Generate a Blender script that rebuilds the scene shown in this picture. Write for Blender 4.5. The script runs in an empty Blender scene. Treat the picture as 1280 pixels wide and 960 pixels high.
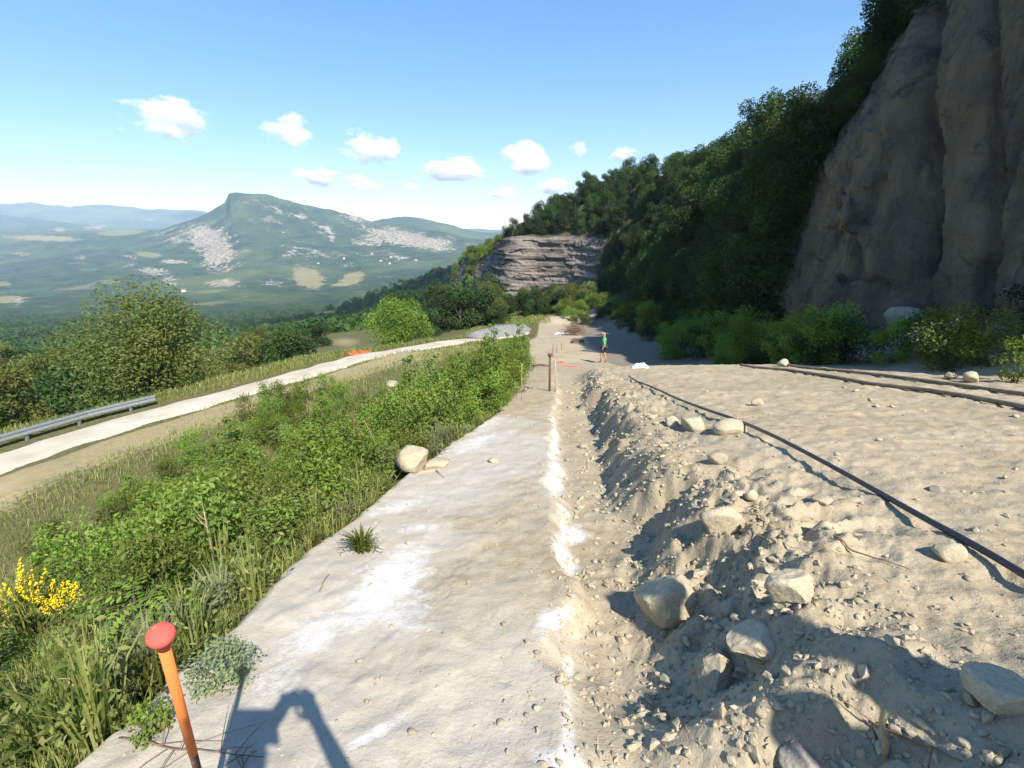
import bpy, math, random
import numpy as np
from mathutils import Vector, Matrix

R = math.radians
rng = np.random.default_rng(7)
random.seed(7)
scene = bpy.context.scene
COL = scene.collection
F = 650.0
PITCH = math.atan(180 / F)
CP, SP = math.cos(PITCH), math.sin(PITCH)
SUN = np.array([265.0, -522.3, 549.3]); SUN /= np.linalg.norm(SUN)      # direction to the sun

# ------------------------------------------------------------------ noise
def _hash(ix, iy, iz, seed):
    h = (ix.astype(np.int64) * 374761393 + iy.astype(np.int64) * 668265263 + iz.astype(np.int64) * 2147483647 + seed * 1442695041) & 0xFFFFFFFF
    h = ((h ^ (h >> 13)) * 1274126177) & 0xFFFFFFFF
    h = ((h ^ (h >> 16)) * 2246822519) & 0xFFFFFFFF
    return ((h ^ (h >> 15)) & 0xFFFFFF) / float(0xFFFFFF)

def vnoise(x, y, z=0.0, seed=0):
    x, y, z = np.broadcast_arrays(np.asarray(x, float), np.asarray(y, float), np.asarray(z, float))
    ix, iy, iz = np.floor(x), np.floor(y), np.floor(z)
    fx, fy, fz = x - ix, y - iy, z - iz
    s = lambda t: t * t * t * (t * (t * 6 - 15) + 10)
    fx, fy, fz = s(fx), s(fy), s(fz)
    def h(a, b, c): return _hash(ix + a, iy + b, iz + c, seed)
    def layer(c):
        a = h(0, 0, c) * (1 - fx) + h(1, 0, c) * fx
        b = h(0, 1, c) * (1 - fx) + h(1, 1, c) * fx
        return a * (1 - fy) + b * fy
    if np.all(z == 0):
        return layer(0) * 2 - 1
    return (layer(0) * (1 - fz) + layer(1) * fz) * 2 - 1

def fbm(x, y, z=0.0, oct=4, seed=0, gain=0.5):
    t, a, n = 0.0, 1.0, 0.0
    for i in range(oct):
        t = t + a * vnoise(np.asarray(x) * 2 ** i + 17.3 * i, np.asarray(y) * 2 ** i - 9.1 * i, np.asarray(z) * 2 ** i, seed + i)
        n += a; a *= gain
    return t / n

def ridged(x, y, oct=4, seed=0, gain=0.5):
    t, a, n = 0.0, 1.0, 0.0
    for i in range(oct):
        t = t + a * (1 - np.abs(vnoise(x * 2 ** i + 5.1 * i, y * 2 ** i + 3.7 * i, 0.0, seed + i)))
        n += a; a *= gain
    return t / n

def cells(x, y, seed=0):
    """flat random value per irregular cell"""
    ix, iy = np.floor(x), np.floor(y); best = np.full(x.shape, 9e9); val = np.zeros(x.shape); z0 = np.zeros(x.shape)
    for a in (-1, 0, 1):
        for b in (-1, 0, 1):
            cx, cy = ix + a, iy + b
            d = (cx + _hash(cx, cy, z0, seed) - x) ** 2 + (cy + _hash(cx, cy, z0, seed + 7) - y) ** 2
            k = d < best; best = np.where(k, d, best); val = np.where(k, _hash(cx, cy, z0, seed + 13), val)
    return val

def S(t):
    t = np.clip(t, 0, 1); return t * t * (3 - 2 * t)

# ------------------------------------------------------------------ object helpers
def tag(o, label=None, cat=None, group=None, kind=None):
    if label: o['label'] = label
    if cat: o['category'] = cat
    if group: o['group'] = group
    if kind: o['kind'] = kind
    return o

def mesh_obj(name, V, Fc, mat, parent=None, smooth=True, attrs=None, mats=None, mat_idx=None):
    me = bpy.data.meshes.new(name)
    V = np.asarray(V, np.float32)
    if isinstance(Fc, np.ndarray):
        n, k = Fc.shape
        me.vertices.add(len(V)); me.vertices.foreach_set('co', V.ravel())
        me.loops.add(n * k); me.loops.foreach_set('vertex_index', Fc.astype(np.int32).ravel())
        me.polygons.add(n); me.polygons.foreach_set('loop_start', np.arange(0, n * k, k, dtype=np.int32))
        me.update(calc_edges=True); me.validate()
    else:
        me.from_pydata([tuple(v) for v in V], [], [tuple(f) for f in Fc])
    for m in (mats or [mat]):
        me.materials.append(m)
    me.polygons.foreach_set('use_smooth', np.full(len(me.polygons), smooth))
    if mat_idx is not None:
        me.polygons.foreach_set('material_index', np.asarray(mat_idx, np.int32))
    for k, a in (attrs or {}).items():
        at_ = me.attributes.new(k, 'FLOAT', 'POINT'); at_.data.foreach_set('value', np.asarray(a, np.float32))
    o = bpy.data.objects.new(name, me); COL.objects.link(o)
    if parent: o.parent = parent
    return o

def empty(name, loc=(0, 0, 0), rz=0.0):
    o = bpy.data.objects.new(name, None); COL.objects.link(o)
    o.location = loc; o.rotation_euler = (0, 0, rz); o.empty_display_size = 0.1
    return o

def copy_tree(o, parent=None):
    c = o.copy(); COL.objects.link(c)
    if parent: c.parent = parent
    for ch in o.children: copy_tree(ch, c)
    return c

class MB:
    """collects pieces into one mesh"""
    def __init__(s): s.V, s.F, s.n = [], [], 0
    def add(s, V, Fs):
        V = np.asarray(V, float); s.V.append(V)
        s.F += [tuple(int(i) + s.n for i in f) for f in Fs]; s.n += len(V)
    def tube(s, pts, rad, seg=8, cap=True):
        pts = np.asarray(pts, float); n = len(pts)
        rad = np.broadcast_to(np.asarray(rad, float), (n,))
        t = np.gradient(pts, axis=0); t /= np.linalg.norm(t, axis=1)[:, None] + 1e-9
        ref = np.array([0, 0, 1.0]) if abs(t[0][2]) < 0.9 else np.array([1.0, 0, 0])
        V, Fs = [], []
        for i in range(n):
            a = np.cross(t[i], ref); a /= np.linalg.norm(a) + 1e-9; b = np.cross(t[i], a)
            for k in range(seg):
                th = 2 * math.pi * k / seg
                V.append(pts[i] + rad[i] * (a * math.cos(th) + b * math.sin(th)))
        for i in range(n - 1):
            for k in range(seg):
                Fs.append((i * seg + k, i * seg + (k + 1) % seg, (i + 1) * seg + (k + 1) % seg, (i + 1) * seg + k))
        if cap:
            Fs.append(tuple(range(seg))[::-1]); Fs.append(tuple((n - 1) * seg + k for k in range(seg)))
        s.add(V, Fs)
    def box(s, c, d, rot=None):
        c = np.asarray(c, float); d = np.asarray(d, float) / 2
        V = np.array([[x, y, z] for x in (-1, 1) for y in (-1, 1) for z in (-1, 1)], float) * d
        if rot is not None: V = V @ np.array(rot).T
        s.add(V + c, [(0, 1, 3, 2), (4, 6, 7, 5), (0, 4, 5, 1), (2, 3, 7, 6), (0, 2, 6, 4), (1, 5, 7, 3)])
    def build(s, name, mat, parent=None, smooth=True):
        return mesh_obj(name, np.concatenate(s.V), s.F, mat, parent, smooth)

# ------------------------------------------------------------------ materials
def new_mat(name):
    m = bpy.data.materials.new(name); m.use_nodes = True
    nt = m.node_tree; nt.nodes.clear()
    return m, nt

def N(nt, t, **kw):
    n = nt.nodes.new(t)
    for k, v in kw.items():
        if k.startswith('in_'):
            key = k[3:]
            n.inputs[int(key) if key.isdigit() else key.replace('_', ' ')].default_value = v
        else: setattr(n, k, v)
    return n

def L(nt, a, b): nt.links.new(a, b)

def mixc(nt, fac, a, b, mode='MIX'):
    n = nt.nodes.new('ShaderNodeMix'); n.data_type = 'RGBA'; n.blend_type = mode
    for sock, v in ((n.inputs[0], fac), (n.inputs[6], a), (n.inputs[7], b)):
        if isinstance(v, (int, float)): sock.default_value = v
        elif isinstance(v, (tuple, list)): sock.default_value = (*v[:3], 1)
        else: L(nt, v, sock)
    return n.outputs[2]

def math_(nt, op, a, b=None, clamp=False):
    n = nt.nodes.new('ShaderNodeMath'); n.operation = op; n.use_clamp = clamp
    for s, v in zip(n.inputs, (a, b)):
        if v is None: continue
        if isinstance(v, (int, float)): s.default_value = v
        else: L(nt, v, s)
    return n.outputs[0]

def ramp(nt, fac, stops):
    n = nt.nodes.new('ShaderNodeValToRGB'); cr = n.color_ramp
    while len(cr.elements) < len(stops): cr.elements.new(0.5)
    for e, (p, c) in zip(cr.elements, stops):
        e.position = p; e.color = (c, c, c, 1) if isinstance(c, (int, float)) else (*c, 1)
    L(nt, fac, n.inputs[0]); return n.outputs[0]

def noise(nt, coord, scale, detail=4, rough=0.55, dist=0.0):
    n = N(nt, 'ShaderNodeTexNoise'); n.inputs['Scale'].default_value = scale
    n.inputs['Detail'].default_value = detail; n.inputs['Roughness'].default_value = rough
    n.inputs['Distortion'].default_value = dist
    L(nt, coord, n.inputs['Vector']); return n.outputs[0]

def attr(nt, name):
    return N(nt, 'ShaderNodeAttribute', attribute_name=name).outputs['Fac']

def bump(nt, h, strength=0.5, dist=0.02, normal=None):
    b = N(nt, 'ShaderNodeBump'); b.inputs['Strength'].default_value = strength; b.inputs['Distance'].default_value = dist
    L(nt, h, b.inputs['Height'])
    if normal: L(nt, normal, b.inputs['Normal'])
    return b.outputs[0]

def finish(nt, color, rough=0.9, normal=None, spec=0.2):
    p = N(nt, 'ShaderNodeBsdfPrincipled'); o = N(nt, 'ShaderNodeOutputMaterial')
    if isinstance(color, (tuple, list)): p.inputs['Base Color'].default_value = (*color[:3], 1)
    else: L(nt, color, p.inputs['Base Color'])
    if isinstance(rough, (int, float)): p.inputs['Roughness'].default_value = rough
    else: L(nt, rough, p.inputs['Roughness'])
    p.inputs['Specular IOR Level'].default_value = spec
    if normal: L(nt, normal, p.inputs['Normal'])
    L(nt, p.outputs[0], o.inputs[0]); return p

def simple_mat(name, c, rough=0.8, var=0.15, scale=30, spec=0.3, metal=0.0, bumps=0.2):
    m, nt = new_mat(name); co = N(nt, 'ShaderNodeTexCoord').outputs['Object']
    n = noise(nt, co, scale)
    c2 = mixc(nt, ramp(nt, n, [(0.3, 0.0), (0.7, 1.0)]), tuple(v * (1 - var) for v in c), tuple(min(1, v * (1 + var)) for v in c))
    p = finish(nt, c2, rough, bump(nt, n, bumps, 0.01), spec); p.inputs['Metallic'].default_value = metal
    return m

def leaf_mat(name, dark, light, trans=0.35, rough=0.55, obj_var=0.38):
    m, nt = new_mat(name)
    rnd = attr(nt, 'rnd')
    col = mixc(nt, rnd, dark, light)
    oi = N(nt, 'ShaderNodeObjectInfo')
    hs = N(nt, 'ShaderNodeHueSaturation')
    L(nt, math_(nt, 'ADD', math_(nt, 'MULTIPLY', oi.outputs['Random'], obj_var * 0.12), 0.5 - obj_var * 0.06), hs.inputs['Hue'])
    L(nt, math_(nt, 'ADD', math_(nt, 'MULTIPLY', oi.outputs['Random'], obj_var * 2), 1.0 - obj_var), hs.inputs['Value'])
    L(nt, col, hs.inputs['Color'])
    d = N(nt, 'ShaderNodeBsdfPrincipled'); d.inputs['Roughness'].default_value = rough; d.inputs['Specular IOR Level'].default_value = 0.25
    L(nt, hs.outputs[0], d.inputs['Base Color'])
    t = N(nt, 'ShaderNodeBsdfTranslucent')
    L(nt, mixc(nt, 1.0, hs.outputs[0], (1.25, 1.3, 0.55), 'MULTIPLY'), t.inputs[0])
    mx = N(nt, 'ShaderNodeMixShader'); mx.inputs[0].default_value = trans
    L(nt, d.outputs[0], mx.inputs[1]); L(nt, t.outputs[0], mx.inputs[2])
    L(nt, mx.outputs[0], N(nt, 'ShaderNodeOutputMaterial').inputs[0])
    return m

M = {}
M['leaf_tree'] = leaf_mat('tree leaves', (0.022, 0.045, 0.011), (0.076, 0.118, 0.028))
M['leaf_dark'] = leaf_mat('dark tree leaves', (0.018, 0.038, 0.010), (0.050, 0.085, 0.024), trans=0.25)
M['leaf_olive'] = leaf_mat('olive tree leaves', (0.070, 0.092, 0.020), (0.190, 0.205, 0.055), trans=0.4)
M['leaf_bright'] = leaf_mat('bright shrub leaves', (0.085, 0.140, 0.020), (0.235, 0.300, 0.050), trans=0.42)
M['leaf_mid'] = leaf_mat('mid shrub leaves', (0.062, 0.110, 0.020), (0.230, 0.285, 0.055), trans=0.4)
M['leaf_grey'] = leaf_mat('grey green weed leaves', (0.120, 0.150, 0.075), (0.230, 0.255, 0.140), trans=0.3)
M['grass'] = leaf_mat('grass blades', (0.135, 0.185, 0.038), (0.340, 0.350, 0.125), trans=0.4, obj_var=0.0)
M['straw'] = simple_mat('dry straw', (0.36, 0.28, 0.16), 0.85)
M['dead'] = simple_mat('dead brown stems', (0.20, 0.13, 0.085), 0.9)
M['bark'] = simple_mat('bark', (0.10, 0.080, 0.058), 0.95, 0.35, 12)
M['petal'] = simple_mat('yellow petals', (0.80, 0.62, 0.02), 0.6, 0.1)

def ground_material():
    m, nt = new_mat('bare earth and rock slab')
    co = N(nt, 'ShaderNodeTexCoord').outputs['Object']
    n1 = noise(nt, co, 0.6, 6, 0.6, 0.3); n2 = noise(nt, co, 6, 6, 0.65); n3 = noise(nt, co, 45, 4, 0.6); n4 = noise(nt, co, 170, 3)
    soil = mixc(nt, ramp(nt, n2, [(0.3, 0.0), (0.72, 1.0)]), (0.295, 0.243, 0.160), (0.440, 0.378, 0.268))
    soil = mixc(nt, math_(nt, 'MULTIPLY', ramp(nt, n1, [(0.42, 0.0), (0.7, 1.0)]), 0.5), soil, (0.50, 0.43, 0.315))
    soil = mixc(nt, math_(nt, 'MULTIPLY', ramp(nt, n3, [(0.5, 0.0), (0.75, 1.0)]), 0.45), soil, (0.22, 0.18, 0.125))
    slab = mixc(nt, ramp(nt, n1, [(0.35, 0.0), (0.66, 1.0)]), (0.450, 0.397, 0.305), (0.468, 0.437, 0.380))
    slab = mixc(nt, math_(nt, 'MULTIPLY', ramp(nt, n2, [(0.45, 0.0), (0.8, 1.0)]), 0.55), slab, (0.400, 0.355, 0.275))
    slab = mixc(nt, math_(nt, 'MULTIPLY', ramp(nt, n3, [(0.58, 0.0), (0.75, 1.0)]), 0.35), slab, (0.30, 0.27, 0.22))
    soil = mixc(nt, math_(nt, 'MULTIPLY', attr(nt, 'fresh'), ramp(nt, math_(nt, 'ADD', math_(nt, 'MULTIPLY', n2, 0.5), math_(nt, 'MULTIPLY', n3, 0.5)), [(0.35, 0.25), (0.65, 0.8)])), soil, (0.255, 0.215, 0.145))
    jag = lambda a, w=0.5: math_(nt, 'ADD', a, math_(nt, 'MULTIPLY', math_(nt, 'SUBTRACT', n2, 0.5), w))
    c = mixc(nt, ramp(nt, jag(attr(nt, 'slab')), [(0.35, 0.0), (0.65, 1.0)]), soil, slab)
    lime_n = math_(nt, 'ADD', attr(nt, 'lime'), math_(nt, 'MULTIPLY', math_(nt, 'SUBTRACT', noise(nt, co, 7, 8, 0.78, 0.8), 0.5), 2.0))
    c = mixc(nt, ramp(nt, lime_n, [(0.25, 0.0), (0.95, 1.0)]), c, (0.68, 0.67, 0.645))
    gcol = mixc(nt, ramp(nt, n2, [(0.35, 0.0), (0.7, 1.0)]), (0.075, 0.085, 0.030), (0.165, 0.145, 0.072))
    c = mixc(nt, ramp(nt, jag(attr(nt, 'veg'), 0.6), [(0.38, 0.0), (0.62, 1.0)]), c, gcol)
    dry = mixc(nt, ramp(nt, n2, [(0.35, 0.0), (0.7, 1.0)]), (0.235, 0.205, 0.105), (0.34, 0.285, 0.17))
    c = mixc(nt, ramp(nt, jag(attr(nt, 'dry'), 0.7), [(0.38, 0.0), (0.62, 1.0)]), c, dry)
    c = mixc(nt, ramp(nt, jag(attr(nt, 'shade_tint'), 0.5), [(0.38, 0.0), (0.62, 1.0)]), c, mixc(nt, n3, (0.17, 0.148, 0.112), (0.265, 0.232, 0.178)))  # darker ground colour painted where the shade of the cliff falls
    h = math_(nt, 'ADD', math_(nt, 'MULTIPLY', n2, 1.0), math_(nt, 'ADD', math_(nt, 'MULTIPLY', n3, 0.35), math_(nt, 'MULTIPLY', n4, 0.12)))
    c = mixc(nt, math_(nt, 'MULTIPLY', ramp(nt, n4, [(0.52, 0.0), (0.70, 1.0)]), 0.35), c, mixc(nt, 1.0, c, (0.5, 0.46, 0.40), 'MULTIPLY'))
    c = mixc(nt, math_(nt, 'MULTIPLY', ramp(nt, noise(nt, co, 2.3, 7, 0.72, 0.6), [(0.54, 0.0), (0.66, 1.0)]), 0.28), c, mixc(nt, 1.0, c, (0.66, 0.60, 0.50), 'MULTIPLY'))
    flatn = math_(nt, 'SUBTRACT', 1.0, math_(nt, 'MULTIPLY', attr(nt, 'slab'), 0.62))
    finish(nt, c, 0.95, bump(nt, math_(nt, 'MULTIPLY', h, flatn), 0.55, 0.035), 0.1)
    return m
M['ground'] = ground_material()

def rock_mat(name, a, b, dark):
    m, nt = new_mat(name); co = N(nt, 'ShaderNodeTexCoord').outputs['Object']
    n2 = noise(nt, co, 7, 6, 0.65); n3 = noise(nt, co, 40, 4)
    oi = N(nt, 'ShaderNodeObjectInfo')
    c = mixc(nt, ramp(nt, n2, [(0.3, 0.0), (0.7, 1.0)]), a, b)
    c = mixc(nt, math_(nt, 'MULTIPLY', ramp(nt, n3, [(0.55, 0.0), (0.75, 1.0)]), 0.5), c, dark)
    hs = N(nt, 'ShaderNodeHueSaturation'); L(nt, c, hs.inputs['Color'])
    L(nt, math_(nt, 'ADD', math_(nt, 'MULTIPLY', oi.outputs['Random'], 0.3), 0.85), hs.inputs['Value'])
    finish(nt, hs.outputs[0], 0.92, bump(nt, math_(nt, 'ADD', n2, math_(nt, 'MULTIPLY', n3, 0.4)), 0.55, 0.02), 0.1)
    return m
M['stone'] = rock_mat('pale sandstone', (0.35, 0.30, 0.205), (0.485, 0.425, 0.305), (0.23, 0.19, 0.13))
M['grey_stone'] = rock_mat('grey stone', (0.235, 0.212, 0.172), (0.335, 0.305, 0.25), (0.15, 0.135, 0.11))

# ------------------------------------------------------------------ near ground
_ys = np.arange(-60, 200, 0.25)
_zc = np.interp(_ys, [-60, -12, 0, 16, 22, 30, 45, 60, 80, 130, 200], [-1.0, -0.3, -1.62, -4.34, -5.5, -7.0, -8.3, -9.9, -11.7, -13.5, -16])
_k = np.exp(-np.linspace(-2, 2, 9) ** 2); _k /= _k.sum()
_zc = np.convolve(np.pad(_zc, 4, mode='edge'), _k, 'valid')
zc = lambda y: np.interp(y, _ys, _zc)
xedge = lambda y: np.interp(y, [-10, 0, 3, 5.3, 8, 11.5, 20, 30, 45, 70], [-2.1, -1.80, -1.62, -1.24, -0.72, 0.02, 0.5, 0.9, 1.6, 2.5])
xroad = lambda y: np.interp(y, [-30, 0, 10, 19.3, 23.8, 29, 37.8, 43.4, 50, 58, 80], [-26, -24, -22.3, -20.4, -18.8, -15.9, -11.6, -6.2, -1.0, 3.0, 6])
def xwall(y):
    return 0.78 + 0.092 * np.clip(y, 0.5, 30) + 0.13 * vnoise(y * 1.3, y * 0 + 3.3, 0.0, 5) + 0.07 * vnoise(y * 4.1, y * 0 + 1.3, 0.0, 6)
xline = lambda y: 0.083 * np.asarray(y) + 0.02 + 0.08 * vnoise(np.asarray(y) * 1.1, np.asarray(y) * 0 + 7.7, 0.0, 9)
MOUNDS = [(0.80, 1.50, 0.15, 0.24), (1.12, 1.52, 0.10, 0.22), (0.60, 1.05, -0.22, 0.26), (0.93, 2.55, 0.10, 0.22), (1.05, 3.2, 0.08, 0.25),
          (0.62, 2.05, -0.06, 0.25), (1.55, 1.2, 0.08, 0.3), (1.2, 4.3, 0.10, 0.3), (0.95, 1.15, -0.10, 0.2), (0.28, 1.55, 0.03, 0.15), (0.55, 2.9, 0.05, 0.2),
          (-0.62, 1.15, 0.05, 0.2), (-0.35, 2.2, 0.02, 0.3)]

def road_edge(y): return xroad(y) - 1.75 * np.sqrt(1 + np.gradient(xroad(np.array([y.min() if hasattr(y,'min') else y])))[0] ** 2) if False else xroad(y) - 2.0

def G(x, y, detail=True):
    x, y = np.broadcast_arrays(np.asarray(x, float), np.asarray(y, float))
    slab = zc(y); xe = xedge(y) + 0.16 * vnoise(y * 1.1, y * 0 + 0.5, 0.0, 2) + 0.05 * vnoise(y * 7, y * 0 + 1.5, 0.0, 3); xw = xwall(y); xl = xline(y)
    near = 1 - S((y - 15.0) / 7.0)
    soft = np.interp(y, [1.0, 2.4, 3.4, 7, 12, 16], [1.0, 0.85, 0.55, 0.42, 0.45, 0.9])
    edge_n = 0.12 * fbm(x * 3.2, y * 3.2, 0.0, 3, 11)
    rise = S((x - xw + 0.12 + edge_n) / soft + 0.2)
    z = slab + (0.34 * rise + 0.17 * S((x - xw) / 1.6)) * near
    z = z - 0.14 * near * S((x - xl + 0.06 + 0.16 * fbm(x * 2.2, y * 2.2, 0.0, 3, 13)) / 0.24) * (1 - rise) * S((y - 1.0) / 1.5)
    z = z + near * 0.08 * np.exp(-((x - xw - 0.40) / 0.38) ** 2) * (0.6 + 0.9 * vnoise(x * 1.7, y * 1.7, 0.0, 4))
    z = z - 0.05 * np.clip(xl - x, 0, 3) + 0.012 * np.clip(x - xw, 0, 12) * near
    z = z + 1.3 * S((x - 9.8) / 4.0) * (1 - S((y - 18) / 10)) + 0.9 * S((x - 9.5) / 4.0) * S((y - 18) / 10)
    for mx, my, a, r in MOUNDS:
        z = z + a * np.exp(-((x - mx) ** 2 + (y - my) ** 2) / r ** 2)
    # earth bank past the flat shaded patch
    z = z + 1.2 * np.exp(-((x - 11.5) / 4.5) ** 2 - ((y - 74) / 6.5) ** 2) + 0.8 * np.exp(-((x - 5.5) / 2.5) ** 2 - ((y - 69) / 3) ** 2)
    # slope that falls away past the edge of the slab, down to the terrace that carries track and road
    u = np.clip(xe - x, 0, None)
    bulge = 0.28 * fbm(x * 0.55, y * 0.55, 0.0, 3, 21) * S(u / 2)
    drop = 0.10 * S(u / 0.25) + 0.40 * u + 0.38 * np.clip(u - 5, 0, None)
    zs = z - drop + bulge
    T = np.minimum(-8.0 + 0.16 * fbm(x * 0.3, y * 0.3, 0.0, 3, 23), slab - 0.35)
    k = 0.8
    hm = np.clip(0.5 + 0.5 * (zs - T) / k, 0, 1)
    zs2 = T * (1 - hm) + zs * hm + k * hm * (1 - hm)
    z = np.where(u > 0, np.where(u > 0.6, zs2, zs * (1 - S(u / 0.6)) + zs2 * S(u / 0.6)), z)
    # bed under the road, then the fall beyond it
    xr = xroad(y)
    rd = np.abs(x - xr)
    bed = np.minimum(-8.56, slab - 0.30)
    wr = (1 - S((rd - 1.9) / 1.6)) * S((u - 0.3) / 2.0)
    z = z * (1 - wr) + bed * wr
    v = np.clip(xr - 2.6 - x, 0, None)
    z = z - v * np.interp(y, [15, 35, 50, 70], [0.50, 0.40, 0.22, 0.12])
    if not detail: return z
    inl = 1 - S(u / 0.4)
    z = z + 0.02 * fbm(x * 0.9, y * 0.9, 0.0, 4, 31) + 0.012 * fbm(x * 5, y * 5, 0.0, 4, 32) * (1 + 1.5 * rise)
    zone = np.exp(-np.clip((x - xw - 0.25) / np.where(x > xw + 0.25, 0.75, 0.50), -4, 4) ** 2) * near * (1 - 0.6 * S((y - 8) / 6))
    zone2 = zone * inl * np.interp(y, [1.2, 3.2], [0.62, 1.0]) * (0.55 + 0.6 * np.clip(vnoise(x * 1.1, y * 1.1, 0.0, 77), -0.6, 1))
    cl = ridged(x * 4.2, y * 4.2, 4, 41, 0.55) - 0.62
    z = z + 0.30 * np.clip(zone2, 0, 1) * cl + 0.06 * np.clip(zone2, 0, 1) * fbm(x * 13, y * 13, 0.0, 4, 42) + 0.10 * np.clip(zone2, 0, 1) * np.clip(fbm(x * 6.5, y * 6.5, 0.0, 2, 43) - 0.12, 0, 1)
    # ploughed crumbs over the lit bench and shallow scrapes in the slab
    bench = S((x - xw - 0.3) / 0.6) * near
    z = z + bench * (0.035 * (ridged(x * 1.3, y * 2.1, 4, 51) - 0.6) + 0.022 * np.clip(fbm(x * 9, y * 9, 0.0, 3, 52) - 0.15, 0, 1))
    sl = (1 - rise) * inl * near
    z = z + sl * (0.055 * (ridged(x * 0.9 + y * 0.45, y * 0.35 - x * 0.2, 3, 61) - 0.6) + 0.03 * np.clip(fbm(x * 3.1, y * 3.1, 0.0, 3, 64) - 0.2, 0, 1) + 0.018 * np.clip(fbm(x * 6, y * 4, 0.0, 3, 62) - 0.2, 0, 1) - 0.010 * np.clip(ridged(x * 3 - y, y * 1.2 + x, 2, 63) - 0.8, 0, 1))
    return z

def ray(px, py):
    k = (480 - py) / F
    return np.array([(px - 640) / F, CP + k * SP, k * CP - SP])

def at(px, py, detail=True, dmax=160):
    """point of the ground seen at that place of the photograph"""
    D = ray(px, py); d = np.geomspace(0.7, dmax, 900)
    g = G(D[0] * d, D[1] * d, detail) - D[2] * d
    i = np.argmax(g > 0)
    if g[i] <= 0: i = len(d) - 1
    a, b = d[max(i - 1, 0)], d[i]
    for _ in range(18):
        m_ = (a + b) / 2
        if float(G(D[0] * m_, D[1] * m_, detail)) > D[2] * m_: b = m_
        else: a = m_
    p = D * b
    return Vector((p[0], p[1], float(G(p[0], p[1], detail))))

def proj(x, y, z):
    d = y * CP - z * SP; up = y * SP + z * CP
    d = np.where(np.abs(d) < 1e-4, 1e-4, d)
    return 640 + F * x / d, 480 - F * up / d, d

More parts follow.
